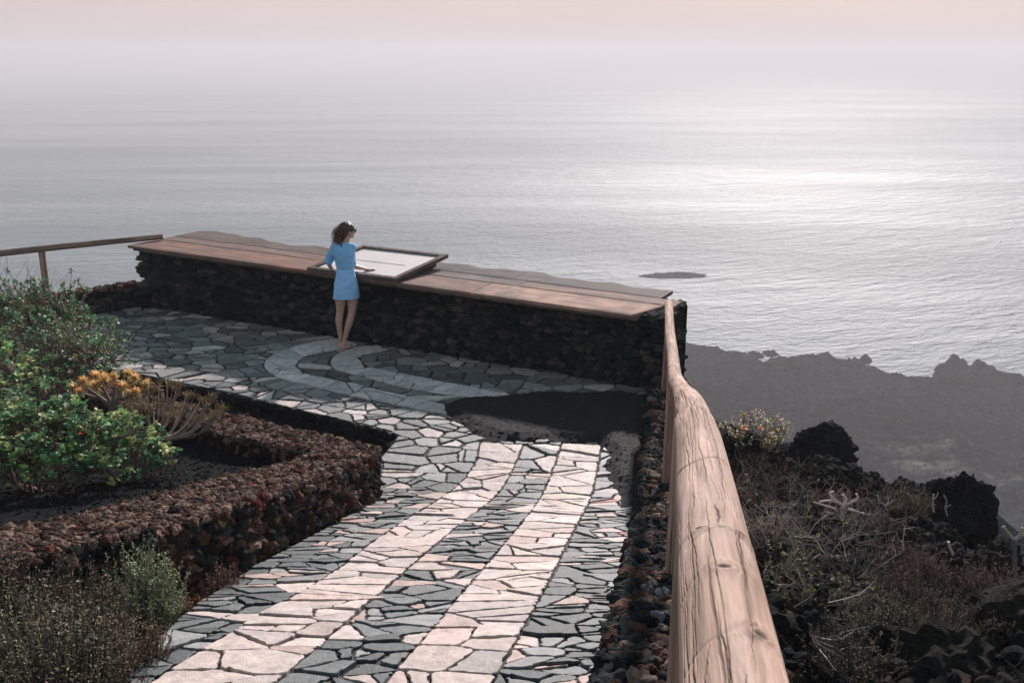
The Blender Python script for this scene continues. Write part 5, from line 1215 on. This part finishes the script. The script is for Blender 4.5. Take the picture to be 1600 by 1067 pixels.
# flat sandals
for a_, d in ((aL, (-.1, 1)), (aR, (.80, .50))):
    d = np.array([*d, 0.0]); d /= np.linalg.norm(d); s = np.array([-d[1], d[0], 0]); a = np.array([a_[0], a_[1], 0.0]) - d * .065; n = 28; V = []
    for z in (.0225, .032):
        for q in range(n):
            t = q / n * 2 * math.pi; l = .125 * (1 - math.cos(t)); wd = .040 * math.sin(t) * (.78 + .25 * (l / .25)); V.append(a + d * l + s * wd + [0, 0, z])
    F = [list(range(n))[::-1], list(range(n, 2 * n))] + [[q, (q + 1) % n, n + (q + 1) % n, n + q] for q in range(n)]
    o_ = MB(); o_.add(V, F, (.09, .05, .04)); c0 = a + d * .155
    tube(o_, [c0 + s * .040 + [0, 0, .03], c0 + s * .024 + d * .01 + [0, 0, .062], c0 - s * .0 + d * .012 + [0, 0, .068], c0 - s * .024 + d * .01 + [0, 0, .058], c0 - s * .040 + [0, 0, .03]], .005, 6, (.09, .05, .04))
    local(o_.build('sandal', M_PLANK if False else M_BARK, person), person)
# ================================================================ air, sky, sun, camera
m = MB(); m.box((-15000, -3000, SEA_Z - 3.5), (15000, 23000, 24))
hz = bpy.data.materials.new('haze_air'); hz.use_nodes = True; nt = hz.node_tree; nt.nodes.remove(nt.nodes['Principled BSDF'])
pv = nt.nodes.new('ShaderNodeVolumePrincipled'); pv.inputs['Color'].default_value = (.80, .80, .84, 1); pv.inputs['Density'].default_value = .0007; pv.inputs['Anisotropy'].default_value = .16
nt.links.new(pv.outputs[0], nt.nodes['Material Output'].inputs['Volume'])
tag(m.build('haze', hz), kind='stuff')

w = bpy.data.worlds.new('World'); sc.world = w; w.use_nodes = True; nt = w.node_tree; N = nt.nodes; L = nt.links
bg = N['Background']; sky = N.new('ShaderNodeTexSky'); sky.sky_type = 'NISHITA'; sky.sun_disc = False
sky.sun_elevation = SUN_EL; sky.sun_rotation = SUN_AZ; sky.air_density = 1; sky.dust_density = 4; sky.ozone_density = 1
tc = N.new('ShaderNodeTexCoord'); sp = N.new('ShaderNodeSeparateXYZ'); L.new(tc.outputs['Generated'], sp.inputs[0])
cr = N.new('ShaderNodeValToRGB'); e = cr.color_ramp.elements
SKYS = 6.4
stops = [(0.0, (.71, .63, .65)), (.02, (.72, .61, .62)), (.05, (.70, .575, .56)), (.12, (.66, .60, .59)), (.25, (.68, .69, .72)), (.42, (.54, .61, .66)), (.6, (.27, .36, .41)), (1, (.11, .18, .22))]
e[0].position, e[0].color = stops[0][0], (*stops[0][1], 1); e[1].position, e[1].color = stops[-1][0], (*stops[-1][1], 1)
for p, c in stops[1:-1]:
    q = e.new(p); q.color = (*c, 1)
L.new(sp.outputs['Z'], cr.inputs[0])
mp = N.new('ShaderNodeMapping'); mp.inputs['Scale'].default_value = (1.2, 1.2, 9); L.new(tc.outputs['Generated'], mp.inputs[0])
nz = N.new('ShaderNodeTexNoise'); nz.inputs['Scale'].default_value = 1.6; nz.inputs['Detail'].default_value = 4; L.new(mp.outputs[0], nz.inputs['Vector'])
mr = N.new('ShaderNodeMapRange'); mr.inputs['From Min'].default_value = .3; mr.inputs['From Max'].default_value = .7; mr.inputs['To Min'].default_value = SKYS * .93; mr.inputs['To Max'].default_value = SKYS * 1.05
L.new(nz.outputs['Fac'], mr.inputs['Value'])
vm = N.new('ShaderNodeVectorMath'); vm.operation = 'SCALE'; L.new(cr.outputs[0], vm.inputs[0]); L.new(mr.outputs[0], vm.inputs['Scale'])
mx = N.new('ShaderNodeMix'); mx.data_type = 'RGBA'; mx.inputs['Factor'].default_value = .96      # a veil of high cloud over the clear sky
L.new(sky.outputs[0], mx.inputs['A']); L.new(vm.outputs[0], mx.inputs['B']); L.new(mx.outputs['Result'], bg.inputs['Color'])
bg.inputs['Strength'].default_value = .1

sd = bpy.data.lights.new('sun', 'SUN'); sd.energy = 4.3; sd.angle = R(2.0); sd.color = (1, .895, .87)
so = bpy.data.objects.new('sun', sd); COL.objects.link(so)
dv = Vector((math.sin(SUN_AZ) * math.cos(SUN_EL), math.cos(SUN_AZ) * math.cos(SUN_EL), math.sin(SUN_EL)))
so.rotation_euler = dv.to_track_quat('Z', 'Y').to_euler(); so.location = (0, 0, 30)

cd = bpy.data.cameras.new('camera'); cd.sensor_width = 36; cd.lens = 36 * FPX / 1600; cd.clip_start = .05; cd.clip_end = 80000
co = bpy.data.objects.new('camera', cd); COL.objects.link(co); co.location = (0, 0, CAM_Z); co.rotation_euler = (R(90) - PITCH, 0, 0)
sc.camera = co
sc.view_settings.view_transform = 'Standard'; sc.view_settings.look = 'None'; sc.view_settings.exposure = .64; sc.view_settings.gamma = 1
sc.cycles.use_denoising = True; sc.cycles.max_bounces = 6; sc.cycles.volume_bounces = 0; sc.cycles.transparent_max_bounces = 8
sc.cycles.sample_clamp_indirect = 4
